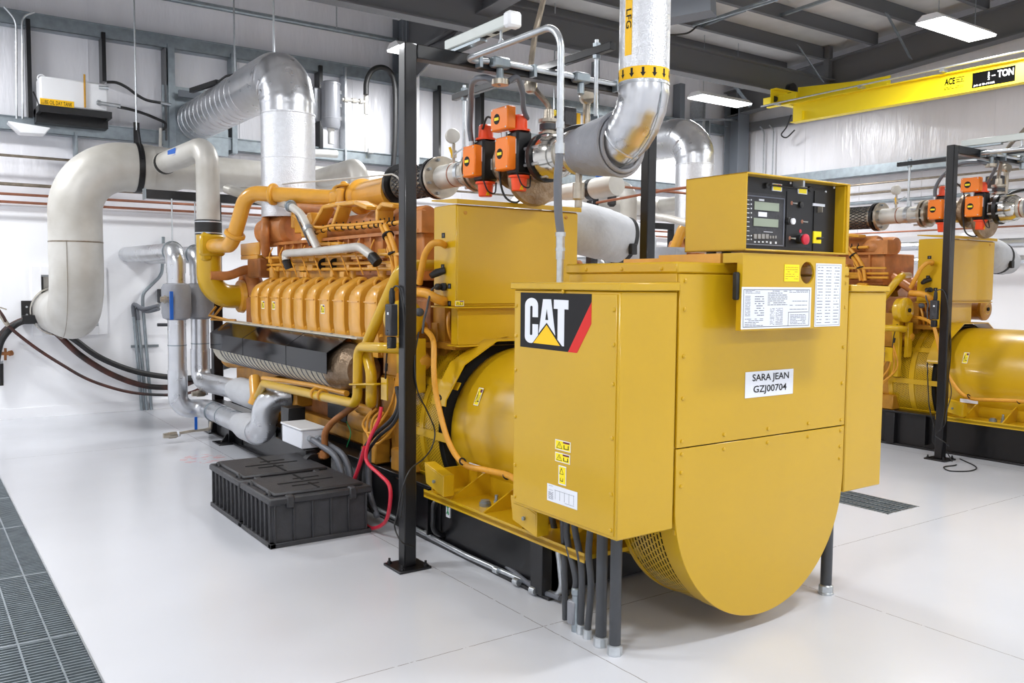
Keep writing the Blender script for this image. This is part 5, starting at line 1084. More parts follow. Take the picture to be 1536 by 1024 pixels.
# rear black frame
rf = thing('steel_stand', 'black frame of square tube behind the left end of the foreground engine', 'support frame', (2.75, 9.4, 0), 'rear pipe frames')
part('post', G().box(2.70, 2.80, 9.35, 9.45, .012, 2.43), 'black', rf, .005); part('post', G().box(3.86, 3.96, 9.35, 9.45, .012, 2.43), 'black', rf, .005); part('beam', G().box(2.05, 3.96, 9.35, 9.45, 2.43, 2.52), 'black', rf, .005); part('end_plate', G().box(2.04, 2.05, 9.34, 9.46, 2.42, 2.53), 'zinc', rf)
for x in (2.75, 3.91): part('base_plate', G().box(x - .14, x + .14, 9.26, 9.54, 0, .014), 'black', rf, .002)
keep(rf, 'black frame of square tube behind the rear right-hand engine')
ps = solo('pipe_stand', G().box(2.62, 2.70, 8.6, 8.7, .012, .22).prism([(2.55, .012), (2.62, .012), (2.62, .1)], 'y', 8.64, 8.66).box(2.5, 2.76, 8.52, 8.76, 0, .014), 'black', 'short black stand under the lower silver pipe', 'pipe stand', bevel=.003); keep(ps, 'short black stand under the rear lower silver pipe')
# ================================================================== SINGLE THINGS
# small drain valves at the left pipes
def drainv(p, lab, flip=1):
    t = thing('drain_valve', lab, 'valve', p, 'drain valves with blue handles'); p = V(p)
    part('pipework', G().tube(fil([p + V((.0, 0, 0)), p + V((-.09, 0, 0)), p + V((-.13, 0, 0)), p + V((-.34, 0, -.02))], .02), .014, 10).tube([p + V((.0, 0, 0)), p + V((.04, 0, .01)), p + V((.05, 0, .08))], .02, 10), 'cast', t)
    part('quick_coupling', G().lathe(p + V((-.42, 0, -.025)), XP, [(0, .024), (.03, .028), (.05, .028), (.05, .034), (.12, .034), (.14, .024), (.16, .02)], 14), 'cast', t)
    part('seal_ring', G().cyl(p + V((-.29, 0, -.02)), p + V((-.27, 0, -.02)), .027), 'label', t)
    part('handle', G().box(p.x - .12, p.x - .09, p.y - .012, p.y - .006, p.z + .01, p.z + .14), 'blue', t, .003)
drainv((2.50, 8.95, .10), 'stainless drain valve with blue handle nearest the floor, under the lower silver pipe')
drainv((2.86, 9.25, .46), 'stainless drain valve with blue handle between the two silver pipes')
t = thing('ball_valve', 'blue lever valve on the wrapped section of the left silver riser', 'valve', (2.2, 9.0, 1.35), None)
part('body', G().cyl((2.09, 9.0, 1.42), (2.2, 9.0, 1.42), .028).cyl((2.12, 9.0, 1.42), (2.14, 9.0, 1.42), .04, n=8), 'cast', t); part('handle', G().box(2.165, 2.20, 8.95, 8.965, 1.22, 1.5), 'blue', t, .003)
# pale back wall electrics
t = thing('wall_conduits', 'bundle of three thin grey conduits rising from the floor against the back wall', 'conduit', (2.4, 11.40, 0))
for k, (ub, ut, vt) in enumerate(((213, 201, 475), (220, 207, 480), (227, 214, 455))):
    a = PY(ub, 608, 11.40); b = PY(ut, vt, 11.40); pts = [(a.x, 11.40, 0), (b.x + .02 * 0, 11.40, b.z)]
    if k == 2: pts += [PY(214, 440, 11.4), PY(243, 412, 11.4), PY(245, 375, 11.4), PY(245, 355, 11.4)]
    part('conduit', G().tube(fil(pts, .08), .02, 10), 'zinc', t)
    if k < 2: part('grey_hose', G().tube(spl([b, b + V((0.0, 0, .15)), PY(216 + 4 * k, 463 + 4 * k, 11.2), PY(238, 458 + 5 * k, 11.0)]), .024, 10), 'hose', t)
part('strap', G().box(2.30, 2.62, 11.42, 11.445, .78, .81), 'zinc', t)
g = G().tube([PY(236, 487, 11.2), PY(262, 487, 11.2)], .02, 10); solo('cross_conduit', g, 'dhose', 'short dark conduit stub running to the left silver riser', 'conduit')
t = thing('wall_box', 'small grey wall box with a dark red cover behind the silver risers', 'electrical box', (2.75, 11.4, 1.2)); part('enclosure', G().box(2.62, 2.85, 11.35, 11.45, 1.33, 1.5), 'plast', t, .005); part('red_cover', G().box(3.0, 3.12, 11.35, 11.45, 1.2, 1.44), 'redbox', t, .005)
# hoses hung on the wall hook
t = thing('hose_hook', 'black steel hose hook screwed to the lower back wall at left', 'hook', (1.18, 11.4, 1.1)); part('back_plate', G().box(1.13, 1.24, 11.43, 11.45, 1.13, 1.36), 'dblack', t, .003); part('saddle', G().box(1.12, 1.25, 11.25, 11.44, 1.10, 1.14).box(1.12, 1.25, 11.24, 11.26, 1.10, 1.2), 'dblack', t, .003)
for k in range(2): part('screw', G().cyl((1.185, 11.425, 1.2 + .09 * k), (1.185, 11.432, 1.2 + .09 * k), .012, n=8), 'zincl', t)
def hose(pts, r, m, lab, y=11.33): solo('hanging_hose', G().tube(spl([PY(u, v, y + dy) for u, v, dy in pts]), r, 12), m, lab, 'hose', 'black hoses hung on the wall hook')
M['strhose'] = mat('black_hose_red_stripe', (34, 32, 32), .5, 0, 0, 3, rgb2=(100, 50, 36)); 
hose([(-8, 520, 0), (6, 497, 0), (25, 484, 0), (42, 479, 0), (60, 482, 0), (85, 500, 0), (120, 532, 0), (165, 560, 0), (215, 578, 0), (262, 580, 0), (292, 570, 0), (312, 555, 0)], .035, 'strhose', 'thick black hose draped from the wall hook, lower of the two thick ones')
hose([(-6, 548, -.05), (2, 512, -.05), (22, 488, -.05), (45, 480, -.05), (75, 484, -.05), (110, 508, -.05), (150, 536, -.05), (200, 556, -.05), (250, 565, -.05), (292, 566, -.05), (330, 552, 0), (375, 540, 0)], .035, 'rubber', 'thick black hose draped from the wall hook, upper of the two thick ones')
hose([(-4, 462, -.15), (5, 475, -.15), (14, 490, -.12), (50, 519, -.1), (90, 545, -.1), (135, 570, -.1), (190, 587, -.1), (240, 592, -.1), (280, 590, 0), (310, 578, 0)], .018, 'strhose', 'thin black hose with crimped end sloping from the left edge below the hook')
solo('hose_fitting', G().tube([PY(-3, 466, 11.18), PY(12, 488, 11.21)], .024, 10).tube([PY(0, 461, 11.18), PY(10, 464, 11.18)], .008, 6), 'cast', 'bright crimped fitting on the thin hose at the left edge', 'fitting')
t = thing('wall_tap', 'rusty wall tap with a hanging hose end at the far left edge', 'tap', PY(6, 530, 11.4)); part('tap_body', G().cyl(PY(2, 530, 11.42), PY(14, 530, 11.35), .02).cyl(PY(8, 522, 11.38), PY(8, 540, 11.38), .014).cyl(PY(14, 530, 11.36), PY(18, 529, 11.34), .03), 'brown', t)
part('hose_end', G().tube([PY(1, 545, 11.38), PY(1, 578, 11.38)], [.028, .03], 12), 'rubber', t); part('ferrule', G().cyl(PY(1, 541, 11.38), PY(1, 549, 11.38), .026), 'zincl', t)
# oil day tank
ty = 11.0
def ty_(u, v, y=ty): return PY(u, v, y)
a = ty_(60, 155); b = ty_(162, 128)
t = thing('oil_day_tank', 'white box tank with yellow LUBE OIL DAY TANK label on a black wall bracket', 'tank', (a.x, ty, a.z - .2))
zt0 = ty_(60, 157).z; zt1 = ty_(60, 113).z
part('tank_body', G().box(a.x, b.x, ty, 11.3, zt0, zt1), 'white', t, .02)
lb = part('tank_label', G().plate((a.x + .0, ty - .002, zt0 + .0), XP, ZP, .34, .075, .001), 'tri', t); part('lettering', G().text('LUBE OIL DAY TANK', (a.x + .012, ty - .0035, zt0 + .015), XP, ZP, .31, .045, .005, .0004), 'ink', lb)
part('lifting_lug', G().ring((a.x + .04, 11.15, zt1), YP, .04, .008, 16, 6, 0, 2 * PI), 'white', t)
part('sight_glass', G().tube([(a.x + .45, ty - .02, zt0 + .02), (a.x + .45, ty - .02, zt1 + .07)], .011, 8), 'brass', t)
g = G().box(a.x - .02, b.x + .03, ty - .04, ty - .0, zt0 - .075, zt0).box(a.x - .02, a.x + .02, ty - .02, 11.38, zt0 - .075, zt0 - .0).box(b.x - .01, b.x + .03, ty - .02, 11.38, zt0 - .075, zt0 - .0).box(a.x - .02, b.x + .03, 11.2, 11.38, zt0 - .16, zt0 - .01)
part('bracket_shelf', g, 'dblack', t, .003); part('brace_left', G().bar((a.x - .02, 11.36, zt0 + .2), (a.x - .0, ty + .02, zt0 - .02), .015, .008), 'dblack', t)
part('outlet_fitting', G().cyl((b.x - .1, ty - .01, zt1 - .05), (b.x + .0, ty - .03, zt1 - .05), .02), 'zincl', t)
g = G().cyl((b.x - .13, ty - .03, zt0 + .09), (b.x + .12, ty - .03, zt0 + .08), .022).cyl((b.x - .12, ty - .03, zt0 + .09), (b.x - .09, ty - .03, zt0 + .09), .032, n=8); part('outlet_fitting', g, 'zincl', t)
def th(pts, lab, y=10.97): solo('oil_hose', G().tube(spl([PY(u, v, y + d) for u, v, d in pts]), .017, 10), 'rubber', lab, 'hose', 'black hoses from the oil tank')
th([(160, 123, 0), (175, 124, 0), (190, 131, .05), (205, 142, .1), (220, 150, .2), (240, 154, .3)], 'upper black hose curving right from the white oil tank')
th([(176, 160, 0), (195, 164, .05), (215, 170, .15), (235, 178, .25), (247, 184, .3), (248, 191, .32), (243, 194, .33)], 'lower black hose curving right from the white oil tank')
solo('riser_tube', G().cyl(PY(241, 192, 11.28), PY(240, 230, 11.28), .018), 'steel', 'short grey tube below the lower oil hose', 'tube')
solo('hose_ferrule', G().cyl(PY(240, 154, 11.28), PY(256, 157, 11.3), .018), 'zincl', 'bright ferrule ending the upper oil hose', 'fitting')
# fixture left
a = PY(10, 190, 11.1); g = G().prism([(a.x, a.z + .05), (a.x + .42, a.z + .02), (a.x + .36, a.z - .06), (a.x + .12, a.z - .07)], 'y', 11.0, 11.2); solo('wall_fixture', g, 'white', 'white wall light fitting below the oil tank at the left edge', 'light fitting', bevel=.01)
t = thing('wall_conduit_pair', 'pair of bright conduits bending up the wall left of the oil tank', 'conduit', PY(24, 180, 11.2))
for k in range(2): part('conduit', G().tube(fil([PY(25 + 9 * k, 178, 11.25), PY(24 + 9 * k, 30 - 5 * k, 11.25), PY(6 + 34 * k * 0 + k * 46, 10 + 8 * k, 11.25)], .12), .012, 8), 'zincl', t)
# grey canister and piping
c0 = PY(496, 165, 11.0); rr = .125
t = thing('separator_canister', 'grey cylindrical canister hung high on the back wall', 'canister', (c0.x, 11.0, 3.55))
zt_, zb_ = PY(496, 125, 11.0).z, PY(496, 193, 11.0).z
part('body', G().lathe((c0.x, 11.0, 0), ZP, [(zb_, rr * .85), (zb_ + .04, rr), (zb_ + .12, rr), (zb_ + .122, rr * 1.02), (zb_ + .135, rr * 1.02), (zb_ + .137, rr), (zt_ - .02, rr), (zt_ - .02, rr * 1.06), (zt_, rr * 1.06), (zt_ + .02, rr * .8)], 32), 'bgrey', t)
part('wall_mount', G().box(c0.x - .22, c0.x - .1, 11.05, 11.35, zb_ + .1, zt_ - .06), 'bgrey', t, .02)
part('bottom_outlet', G().lathe((c0.x, 11.0, zb_), (0, 0, -1), [(0, .05), (.03, .05), (.03, .04), (.2, .04)], 16), 'pvc', t)
for k in range(3): part('latch', G().box(c0.x + rr - .01, c0.x + rr + .02, 10.97, 11.0, zb_ + .12 + .17 * k, zb_ + .17 + .17 * k), 'dsteel', t)
g = G().tube([PY(513, 149, 10.95), PY(548, 153, 10.95)], .02, 10).cyl(PY(516, 149, 10.95), PY(521, 150, 10.95), .04, n=8).cyl(PY(528, 151, 10.95), PY(534, 151, 10.95), .034, n=8).cyl(PY(539, 152, 10.95), PY(543, 152, 10.95), .036, n=8).tube([PY(549, 142, 10.95), PY(549, 171, 10.95)], .03, 10).tube([PY(549, 172, 10.95), PY(548, 228, 10.95)], .01, 8)
solo('drain_pipework', g, 'steel', 'steel fittings and thin drain pipe to the right of the grey canister', 'pipe')
solo('small_wall_box', G().cbox(PY(556, 226, 11.3), (.08, .05, .07)), 'pvc', 'tiny pale box at the foot of the thin drain pipe', 'box', bevel=.008)
solo('arched_hose', G().tube(spl([PY(549, 142, 10.9), PY(550, 122, 10.9), PY(558, 106, 10.9), PY(572, 101, 10.9), PY(585, 108, 10.9), PY(592, 128, 10.9), PY(593, 170, 10.9), PY(592, 215, 10.9), PY(589, 262, 10.9)]), .036, 14), 'rubber', 'thick black hose arching up and down beside the middle wall column', 'hose')
solo('white_pipe', G().tube([PY(440, 228, 10.7), PY(505, 231, 10.7)], .05, 16), 'pvc', 'short white plastic pipe below the grey canister', 'pipe')
solo('pale_pipe', G().tube([PY(340, 283, 9.0), PY(412, 306, 8.4), PY(430, 311, 8.2)], .05, 16), 'steel', 'pale steel pipe slanting down behind the yellow inlet bend', 'pipe')
# roof level conduit rail and rods
a = PY(384, 22, 11.3); solo('roof_conduit', G().tube([(XL, 11.3, a.z), (5.88, 11.3, a.z)], .035, 12), 'zinc', 'galvanised pipe running high along the back wall to the middle column', 'pipe')
for k, (u, v, y, lab) in enumerate(((352, 112, 10.0, 'threaded hanger rod dropping to the spiral duct'), (411, 92, 8.4, 'threaded hanger rod dropping to the silver duct elbow'), (505, 42, 11.2, 'short hanger rod near the middle column'))):
    p_ = PY(u, v, y); solo('hanger_rod', G().tube([p_, (p_.x, p_.y, roofz(y) - .01)], .009, 6), 'zincl', lab, 'rod')
t = thing('duct_strut', 'black steel strut arm reaching to the spiral duct', 'bracket', PY(300, 128, 10.3)); part('arm', G().bar(PY(287, 136, 10.6), PY(327, 123, 10.0), .05, .05), 'dblack', t); part('lower_arm', G().bar(PY(268, 140, 11.2), PY(312, 146, 11.2), .06, .08), 'bluesteel', t); part('strap', G().tube(spl([PY(327, 123, 10.0), PY(340, 114, 9.9), PY(356, 111, 9.8)]), .012, 8), 'dblack', t)
# runway beam
yr = 9.2; zb0, zt0_ = PY(1080, 123, yr).z, PY(1080, 82, yr).z
g = ibeam(G(), (XL, yr, (zb0 + zt0_) / 2), (XR - .1, yr, (zb0 + zt0_) / 2), .38, .2, .014, .02)
trim(g, 'dsteel', 'deep grey crane runway beam crossing under the roof')
for x in (6.0, 12.9): trim(G().box(x - .05, x + .05, yr - .05, yr + .05, zt0_, roofz(yr) - .02), 'dsteel', 'dark hanger bracket above the runway beam')
trim(G().bar((5.97, 11.2, 4.75), (5.97, yr, 4.68), .1, .12), 'dsteel', 'grey bracket tying the runway beam to the middle column')
t = trim(G().bar(PY(940, 30, 7.0), PY(1070, 5, 6.2), .25, .2), 'bluesteel', 'blue-grey bracing channel near the roof behind the LFG duct')
for k in range(2): solo('roof_conduit', G().tube([PY(1040 + 10 * k, 38 - 3 * k, 8.0), PY(1165 + 15 * k, 0 - 10 * k, 6.0)], .015, 8), 'zinc', ('left', 'right')[k] + ' of two thin conduits crossing below the roof purlins', 'conduit')
solo('roof_cable', G().tube(spl([PY(1045, 40, 7.9), PY(1030, 50, 7.9), PY(1000, 52, 7.9), PY(985, 42, 7.9)]), .012, 8), 'rubber', 'sagging black cable below the roof right of the LFG duct', 'cable')
solo('steel_angle', G().bar(PY(1040, 179, 11.16), PY(1110, 180, 11.16), .06, .03), 'zincl', 'bright strut under the far corner lamp', 'strut')
# crane
xc = 11.0; cr_ = thing('crane_bridge', 'yellow overhead crane beam with a black TON sign hanging at upper right', 'crane', (xc, 5, 4.04))
zw0, zw1 = 4.045, 4.305
part('bridge_beam', G().box(xc - .006, xc + .006, -1, 8.42, zw0, zw1).box(xc - .07, xc + .07, -1, 8.42, zw0 - .012, zw0).box(xc - .07, xc + .07, -1, 8.42, zw1, zw1 + .012), 'cyellow', cr_)
part('end_stiffener', G().box(xc - .06, xc - .006, 8.22, 8.235, zw0, zw0 + .14), 'cyellow', cr_)
part('end_truck', G().box(xc - .15, xc + 1.3, 8.72, 8.73, 4.36, 4.56).box(xc - .15, xc + 1.3, 8.62, 8.73, 4.35, 4.36).box(xc - .15, xc + 1.3, 8.62, 8.73, 4.56, 4.57), 'cyellow', cr_)
part('truck_arm', G().box(xc - .02, xc + .05, 6.9, 8.9, 4.33, 4.345).box(xc + .05, xc + .06, 6.9, 8.75, 4.34, 4.46).prism([(7.0, 4.44), (8.5, 4.5), (8.5, 4.6), (7.0, 4.47)], 'x', xc + .2, xc + .22), 'cyellow', cr_)
part('buffer_arm', G().box(xc - .04, xc, 8.35, 8.95, 4.38, 4.48), 'cyellow', cr_); part('buffer', G().cyl((xc - .08, 8.72, 4.43), (xc - .03, 8.72, 4.43), .045), 'rubber', cr_)
part('wheel', G().cyl((xc + .3, 8.66, 4.62), (xc + .3, 8.74, 4.62), .09).cyl((xc + .9, 8.66, 4.62), (xc + .9, 8.74, 4.62), .09), 'dblack', cr_)
part('festoon_rail', G().tube([(xc - .15, 8.9, 4.34), (xc - .15, -1, 4.43)], .012, 8), 'zincl', cr_)
for y in (8.6, 7.2, 6.05, 4.6): part('rail_clip', G().box(xc - .16, xc - .05, y, y + .05, 4.32, 4.35), 'zincl', cr_)
a = PX(1458, 127, xc - .007); b = PX(1522, 126, xc - .007); ya_, yb2 = a.y, b.y; z0_ = zw0 + .03; hh_ = .185
sg = part('capacity_sign', G().plate((xc - .0075, ya_, z0_), YN, ZP, ya_ - yb2, hh_, .001), 'signblack', cr_, label='black sign lettered TON'); W_ = ya_ - yb2; o = V((xc - .0092, ya_, z0_))
part('lettering', G().text('TON', o + YN * W_ * .60 + ZP * hh_ * .42, YN, ZP, W_ * .37, hh_ * .46, .03).text('1', o + YN * W_ * .38 + ZP * hh_ * .68, YN, ZP, W_ * .03, hh_ * .2, .02).text('2', o + YN * W_ * .375 + ZP * hh_ * .38, YN, ZP, W_ * .045, hh_ * .2, .02).plate(o + YN * W_ * .375 + ZP * hh_ * .62, YN, ZP, W_ * .05, hh_ * .03, .0008).plate(o + YN * W_ * .47 + ZP * hh_ * .58, YN, ZP, W_ * .08, hh_ * .06, .0008).text('Job # D-19102', o + YN * W_ * .04 + ZP * hh_ * .06, YN, ZP, W_ * .5, hh_ * .16, .01), 'label', sg)
a = PX(1415, 130, xc - .007); b = PX(1447, 130, xc - .007); W_ = a.y - b.y; o = V((xc - .0075, a.y, zw0 + .05)); sg = part('maker_sticker', G().plate(o, YN, ZP, W_, .17, .001), 'lyel', cr_)
part('lettering', G().text('ACE', o + YN * W_ * .06 + ZP * .075 + XN * .004, YN, ZP, W_ * .5, .085, .04).lines(o + YN * W_ * .6 + ZP * .08 + XN * .004, YN, ZP, W_ * .38, .08, 3, .5).lines(o + YN * W_ * .05 + ZP * .015 + XN * .004, YN, ZP, W_ * .9, .04, 2, .4), 'signblack', sg)
solo('pendant_cable', G().tube(spl([PX(1187, 172, 12.9), PX(1180, 190, 12.9), PX(1172, 202, 12.9), PX(1180, 206, 12.9), PX(1192, 195, 12.9)]), .012, 8), 'rubber', 'short black cable hanging on the right wall beyond the crane beam end', 'cable')
for k, u in enumerate((1147, 1161)): p_ = PX(u, 178, 13.15); solo('wall_conduit', G().tube(fil([(13.15, p_.y + .1, 4.55), (13.15, p_.y, 4.45), (13.15, p_.y, 2.5)], .1), .014, 8), 'zincl', ('left', 'right')[k] + ' of two bright conduits down the right wall near the corner', 'conduit')
# battery boxes
def battery(x0, x1, y0, y1, h, lab):
    t = thing('battery_box', lab, 'battery box', ((x0 + x1) / 2, (y0 + y1) / 2, 0), 'black plastic battery boxes')
    g = G().prism([(x0 + .02, 0.015), (x1 - .02, 0.015), (x1 - .01, h - .06), (x0 + .01, h - .06)], 'y', y0 + .012, y1 - .012)
    n = int((y1 - y0) / .085)
    for k in range(n + 1): y = y0 + .02 + (y1 - y0 - .05) * k / n; g.box(x0 - .002, x0 + .03, y, y + .012, .03, h - .06)
    n = int((x1 - x0) / .11)
    for k in range(n + 1): x = x0 + .02 + (x1 - x0 - .05) * k / n; g.box(x, x + .012, y0 - .002, y0 + .03, .03, h - .06)
    part('case', g, 'plast', t, .003)
    part('foot_rim', G().box(x0 - .008, x1 + .008, y0 - .008, y0 + .03, .0, .03).box(x0 - .008, x0 + .03, y0 - .008, y1 + .008, 0, .03).box(x1 - .03, x1 + .008, y0, y1, 0, .03), 'plast', t, .004)
    ld = part('lid', G().box(x0 - .012, x1 + .012, y0 - .012, y1 + .012, h - .065, h - .02).box(x0 + .03, x1 - .03, y0 + .03, y1 - .03, h - .025, h), 'plast', t, .01)
    xm, ym = (x0 + x1) / 2, (y0 + y1) / 2
    g = G().box(x0 + .14, x1 - .14, ym - .008, ym + .008, h, h + .003).box(xm - .008, xm + .008, y0 + .05, ym - .05, h, h + .003).box(xm - .008, xm + .008, ym + .05, y1 - .05, h, h + .003).box(x0 + .2, xm + .05, ym - .1, ym - .085, h, h + .003).box(xm - .05, x1 - .2, ym + .085, ym + .1, h, h + .003)
    part('lid_grooves', g, 'void', ld)
    for x in (x0 + .12, x1 - .12):
        part('latch_strap', G().box(x - .025, x + .025, y0 - .02, y0 + .06, h - .09, h - .012), 'plast', ld, .008)
    for y in (y0 + .1, y1 - .1): part('corner_loop', G().ring((x0 + .02, y, h - .03), XP, .03, .01, 16, 6), 'plast', ld)
    return t
battery(1.775, 2.425, 5.03, 5.56, .325, 'black battery box nearest the camera, its ribbed side towards us')
battery(1.775, 2.425, 5.60, 6.25, .325, 'black battery box behind the nearest one, beside the engine skid')
# white junction box on the skid with its grey conduits
jx = thing('junction_enclosure', 'small white junction box on a black bracket beside the battery boxes', 'electrical box', (2.42, 6.2, .36))
a = PX(443, 640, 2.36); b = PX(487, 668, 2.36)
part('box', G().box(2.36, 2.54, 6.02, 6.42, .385, .52), 'label', jx, .006); part('lid', G().box(2.35, 2.55, 6.01, 6.43, .52, .535), 'white', jx, .004)
part('bracket', G().box(2.38, 2.58, 6.0, 6.65, .2, .38).box(2.44, 2.58, 6.5, 6.66, .2, .62), 'dblack', jx, .004); part('round_cap', G().cyl((2.42, 5.93, .29), (2.42, 6.0, .29), .07), 'dblack', jx)
for k in range(2): part('conduit_gland', G().cyl((2.42 + .06 * k, 5.97, .46), (2.42 + .06 * k, 6.02, .46), .022, n=10), 'zincl', jx)
for k in range(2): solo('flexible_conduit', G().tube(spl([(2.42 + .06 * k, 5.98, .46), (2.44 + .06 * k, 5.85, .43), (2.47 + .06 * k, 5.68, .38), (2.49 + .06 * k, 5.6, .25), (2.49 + .06 * k, 5.58, .02)]), .022, 12), 'hose', ('left', 'right')[k] + ' of two grey hoses curving down from the white junction box', 'conduit')
# starter cables
def cab(pts, r, m, lab, x=2.50): solo('starter_cable', G().tube(spl([PX(u, v, x + d) for u, v, d in pts]), r, 10), m, lab, 'cable')
cab([(595, 580, .03), (598, 605, .02), (588, 628, 0), (562, 652, -.02), (545, 675, -.03), (538, 700, -.04), (533, 718, -.05)], .014, 'rubber', 'thick black starter cable sweeping from the engine to the battery box')
cab([(599, 585, .03), (600, 610, .02), (590, 635, 0), (565, 658, -.02), (545, 690, -.04), (540, 720, -.03), (546, 745, 0), (560, 768, .0)], .012, 'rubber', 'second black starter cable falling behind the battery boxes')
cab([(572, 610, .06), (568, 630, .04), (556, 655, .0), (549, 680, -.02), (552, 695, -.02), (570, 712, -.02), (584, 728, -.02), (585, 755, -.02), (578, 782, 0), (560, 792, .0), (545, 785, .02)], .012, 'rcable', 'red battery cable looping down to the floor beside the battery boxes', 2.44)
cab([(547, 670, 0), (540, 695, 0), (532, 718, 0)], .013, 'rcable', 'short red cable reaching the battery box lid', 2.42)
cab([(553, 670, .0), (553, 715, .0), (556, 745, .0), (566, 775, 0)], .02, 'hose', 'grey conduit going down behind the red cable', 2.52)
# power strip and cords on the posts
ps_ = thing('power_strip', 'black power strip strapped to the near black gantry post', 'power strip', (2.26, 4.36, 1.2), 'power strips on the gantry posts')
a = PX(592, 456, 2.24); b = PX(592, 504, 2.24)
part('strip', G().box(2.215, 2.262, 4.33, 4.40, b.z, a.z), 'plast', ps_, .006)
part('switch', G().box(2.212, 2.216, 4.35, 4.365, a.z - .06, a.z - .045), 'label', ps_)
for k in range(6): part('socket', G().box(2.213, 2.216, 4.36, 4.368, a.z - .15 - .02 * k, a.z - .145 - .02 * k), 'void', ps_)
part('plug', G().lathe((2.24, 4.36, a.z), ZP, [(0, .014), (.02, .018), (.07, .016), (.09, .008)], 10), 'rubber', ps_)
part('lower_plug', G().box(2.22, 2.26, 4.34, 4.39, b.z - .07, b.z - .005), 'rubber', ps_, .006); part('cord', G().tube(spl([(2.24, 4.36, a.z + .08), (2.25, 4.33, a.z + .1), (2.25, 4.28, a.z + .07), (2.255, 4.245, a.z - .1), (2.255, 4.24, a.z - .4), (2.25, 4.24, .5), (2.24, 4.26, .3)]), .005, 8), 'rubber', ps_)
keep(ps_, 'black power strip with a red light strapped to the rear black gantry post')
c1_ = solo('extension_cord', G().tube(spl([PY(628, 498, 4.3), PY(622, 540, 4.25), PY(626, 585, 4.25), PY(640, 615, 4.3), PY(652, 645, 4.35), PY(648, 670, 4.3), PY(635, 688, 4.25), PY(615, 705, 4.2), PY(603, 735, 4.2), PY(596, 770, 4.2), PY(592, 790, 4.3), PY(602, 812, 4.2), PY(620, 820, 4.2)], 8), .0045, 8), 'rubber', 'thin black cord swinging right of the near gantry post', 'cord'); 
keep(c1_, 'thin black cord hanging beside the rear gantry post')
P0 = [PZ(1427, 690, .01), PZ(1434, 697, .008), PZ(1416, 700, .006), PZ(1425, 706, .006), PZ(1455, 706, .006), PZ(1464, 700, .006), PZ(1440, 688, .006)]
solo('extension_cord', G().tube(spl([V((7.9, 4.45, .9)), V((7.95, 4.42, .4))] + P0), .0055, 8), 'rubber', 'black cord looped on the floor beside the rear gantry post foot', 'cord')
# hoses under the left cabinet
def leg(pts, r, lab, m='dhose', nut=True, x=2.44, basey=None):
    t = thing('liquidtight_conduit', lab, 'conduit', pts[-1], 'dark hoses under the cabinet'); part('hose', G().tube(spl(pts), r, 16), m, t); 
    if nut: b = V(pts[-1]); part('gland_nut', G().lathe((b.x, b.y, 0), ZP, [(0, r * 1.35), (.008, r * 1.35), (.01, r * 1.3), (.035, r * 1.3), (.045, r * 1.1)], 8).ring((b.x, b.y, .04), ZP, r * 1.12, .004, 20, 6), 'zincl', t)
def base(u, v): return PZ(u, v, .0)
def up(u, v, x): return PX(u, v, x)
b = base(922, 981); leg([V((b.x, b.y, .57)), V((b.x, b.y, .3)), V((b.x, b.y, .02))], .0255, 'thickest dark hose nearest the camera under the left cabinet')
b = base(901, 968); leg([V((b.x, b.y, .57)), V((b.x, b.y, .3)), V((b.x, b.y, .02))], .025, 'second dark hose from the camera under the cabinet')
b = base(907, 958); leg([V((b.x + .02, b.y + .05, .57)), V((b.x + .02, b.y + .05, .3)), V((b.x + .02, b.y + .05, .02))], .02, 'dark hose hidden just behind the second one')
b = base(881, 957); leg([V((b.x, b.y - .02, .57)), V((b.x, b.y + .0, .4)), V((b.x, b.y - .02, .25)), V((b.x, b.y, .02))], .0155, 'slim dark hose third from the camera')
b = base(871, 950); c_ = PX(860, 790, b.x); leg([V((b.x, c_.y, .57)), V((b.x, c_.y - .01, .48)), V((b.x, b.y + .0, .3)), V((b.x, b.y, .02))], .0155, 'slim dark hose bending back, fourth from the camera')
b = base(862, 945); c_ = PX(851, 790, b.x); leg([V((b.x, c_.y, .57)), V((b.x, c_.y, .42)), V((b.x, b.y, .26)), V((b.x, b.y, .19))], .0155, 'dark hose ending in the grey pull fitting', nut=False)
t = thing('pull_fitting', 'grey aluminium conduit pull fitting standing on the floor under the cabinet', 'conduit fitting', (b.x, b.y, 0)); part('body', G().box(b.x - .028, b.x + .01, b.y - .02, b.y + .03, .03, .145), 'bgrey', t, .008); part('barrel', G().lathe((b.x, b.y - .01, 0), ZP, [(0, .022), (.03, .022), (.035, .02), (.17, .02), (.175, .024), (.2, .024), (.205, .018)], 16), 'zinc', t)
b = base(848, 935); c_ = PX(842, 785, b.x); leg([V((b.x, c_.y, .57)), V((b.x, c_.y - .02, .40)), V((b.x, b.y + .01, .2)), V((b.x, b.y, .02))], .015, 'dark hose behind the pull fitting', nut=False)
b = base(842, 905); c_ = PX(826, 775, b.x); e_ = PX(834, 850, b.x)
leg([V((b.x, c_.y, .58)), V((b.x, c_.y - .005, .45)), V((b.x, e_.y, .32)), V((b.x, e_.y - .01, .27))], .0165, 'dark hose farthest back joining the galvanised floor conduit', nut=False)
fp = [V((b.x, e_.y - .01, .28)), V((b.x, e_.y - .03, .2)), V((b.x, e_.y - .06, .03)), PZ(700, 833, .03), PZ(560, 760, .03), PZ(530, 744, .03)]
t = thing('floor_conduit', 'galvanised conduit lying along the black skid and turning up under the cabinet', 'conduit', fp[2]); part('pipe', G().tube(arc_fil(fp, .07), .015, 12), 'zincl', t); part('sleeve', G().lathe(fp[0], ZP, [(-.02, .02), (0, .024), (.06, .024), (.09, .02)], 14), 'dhose', t)
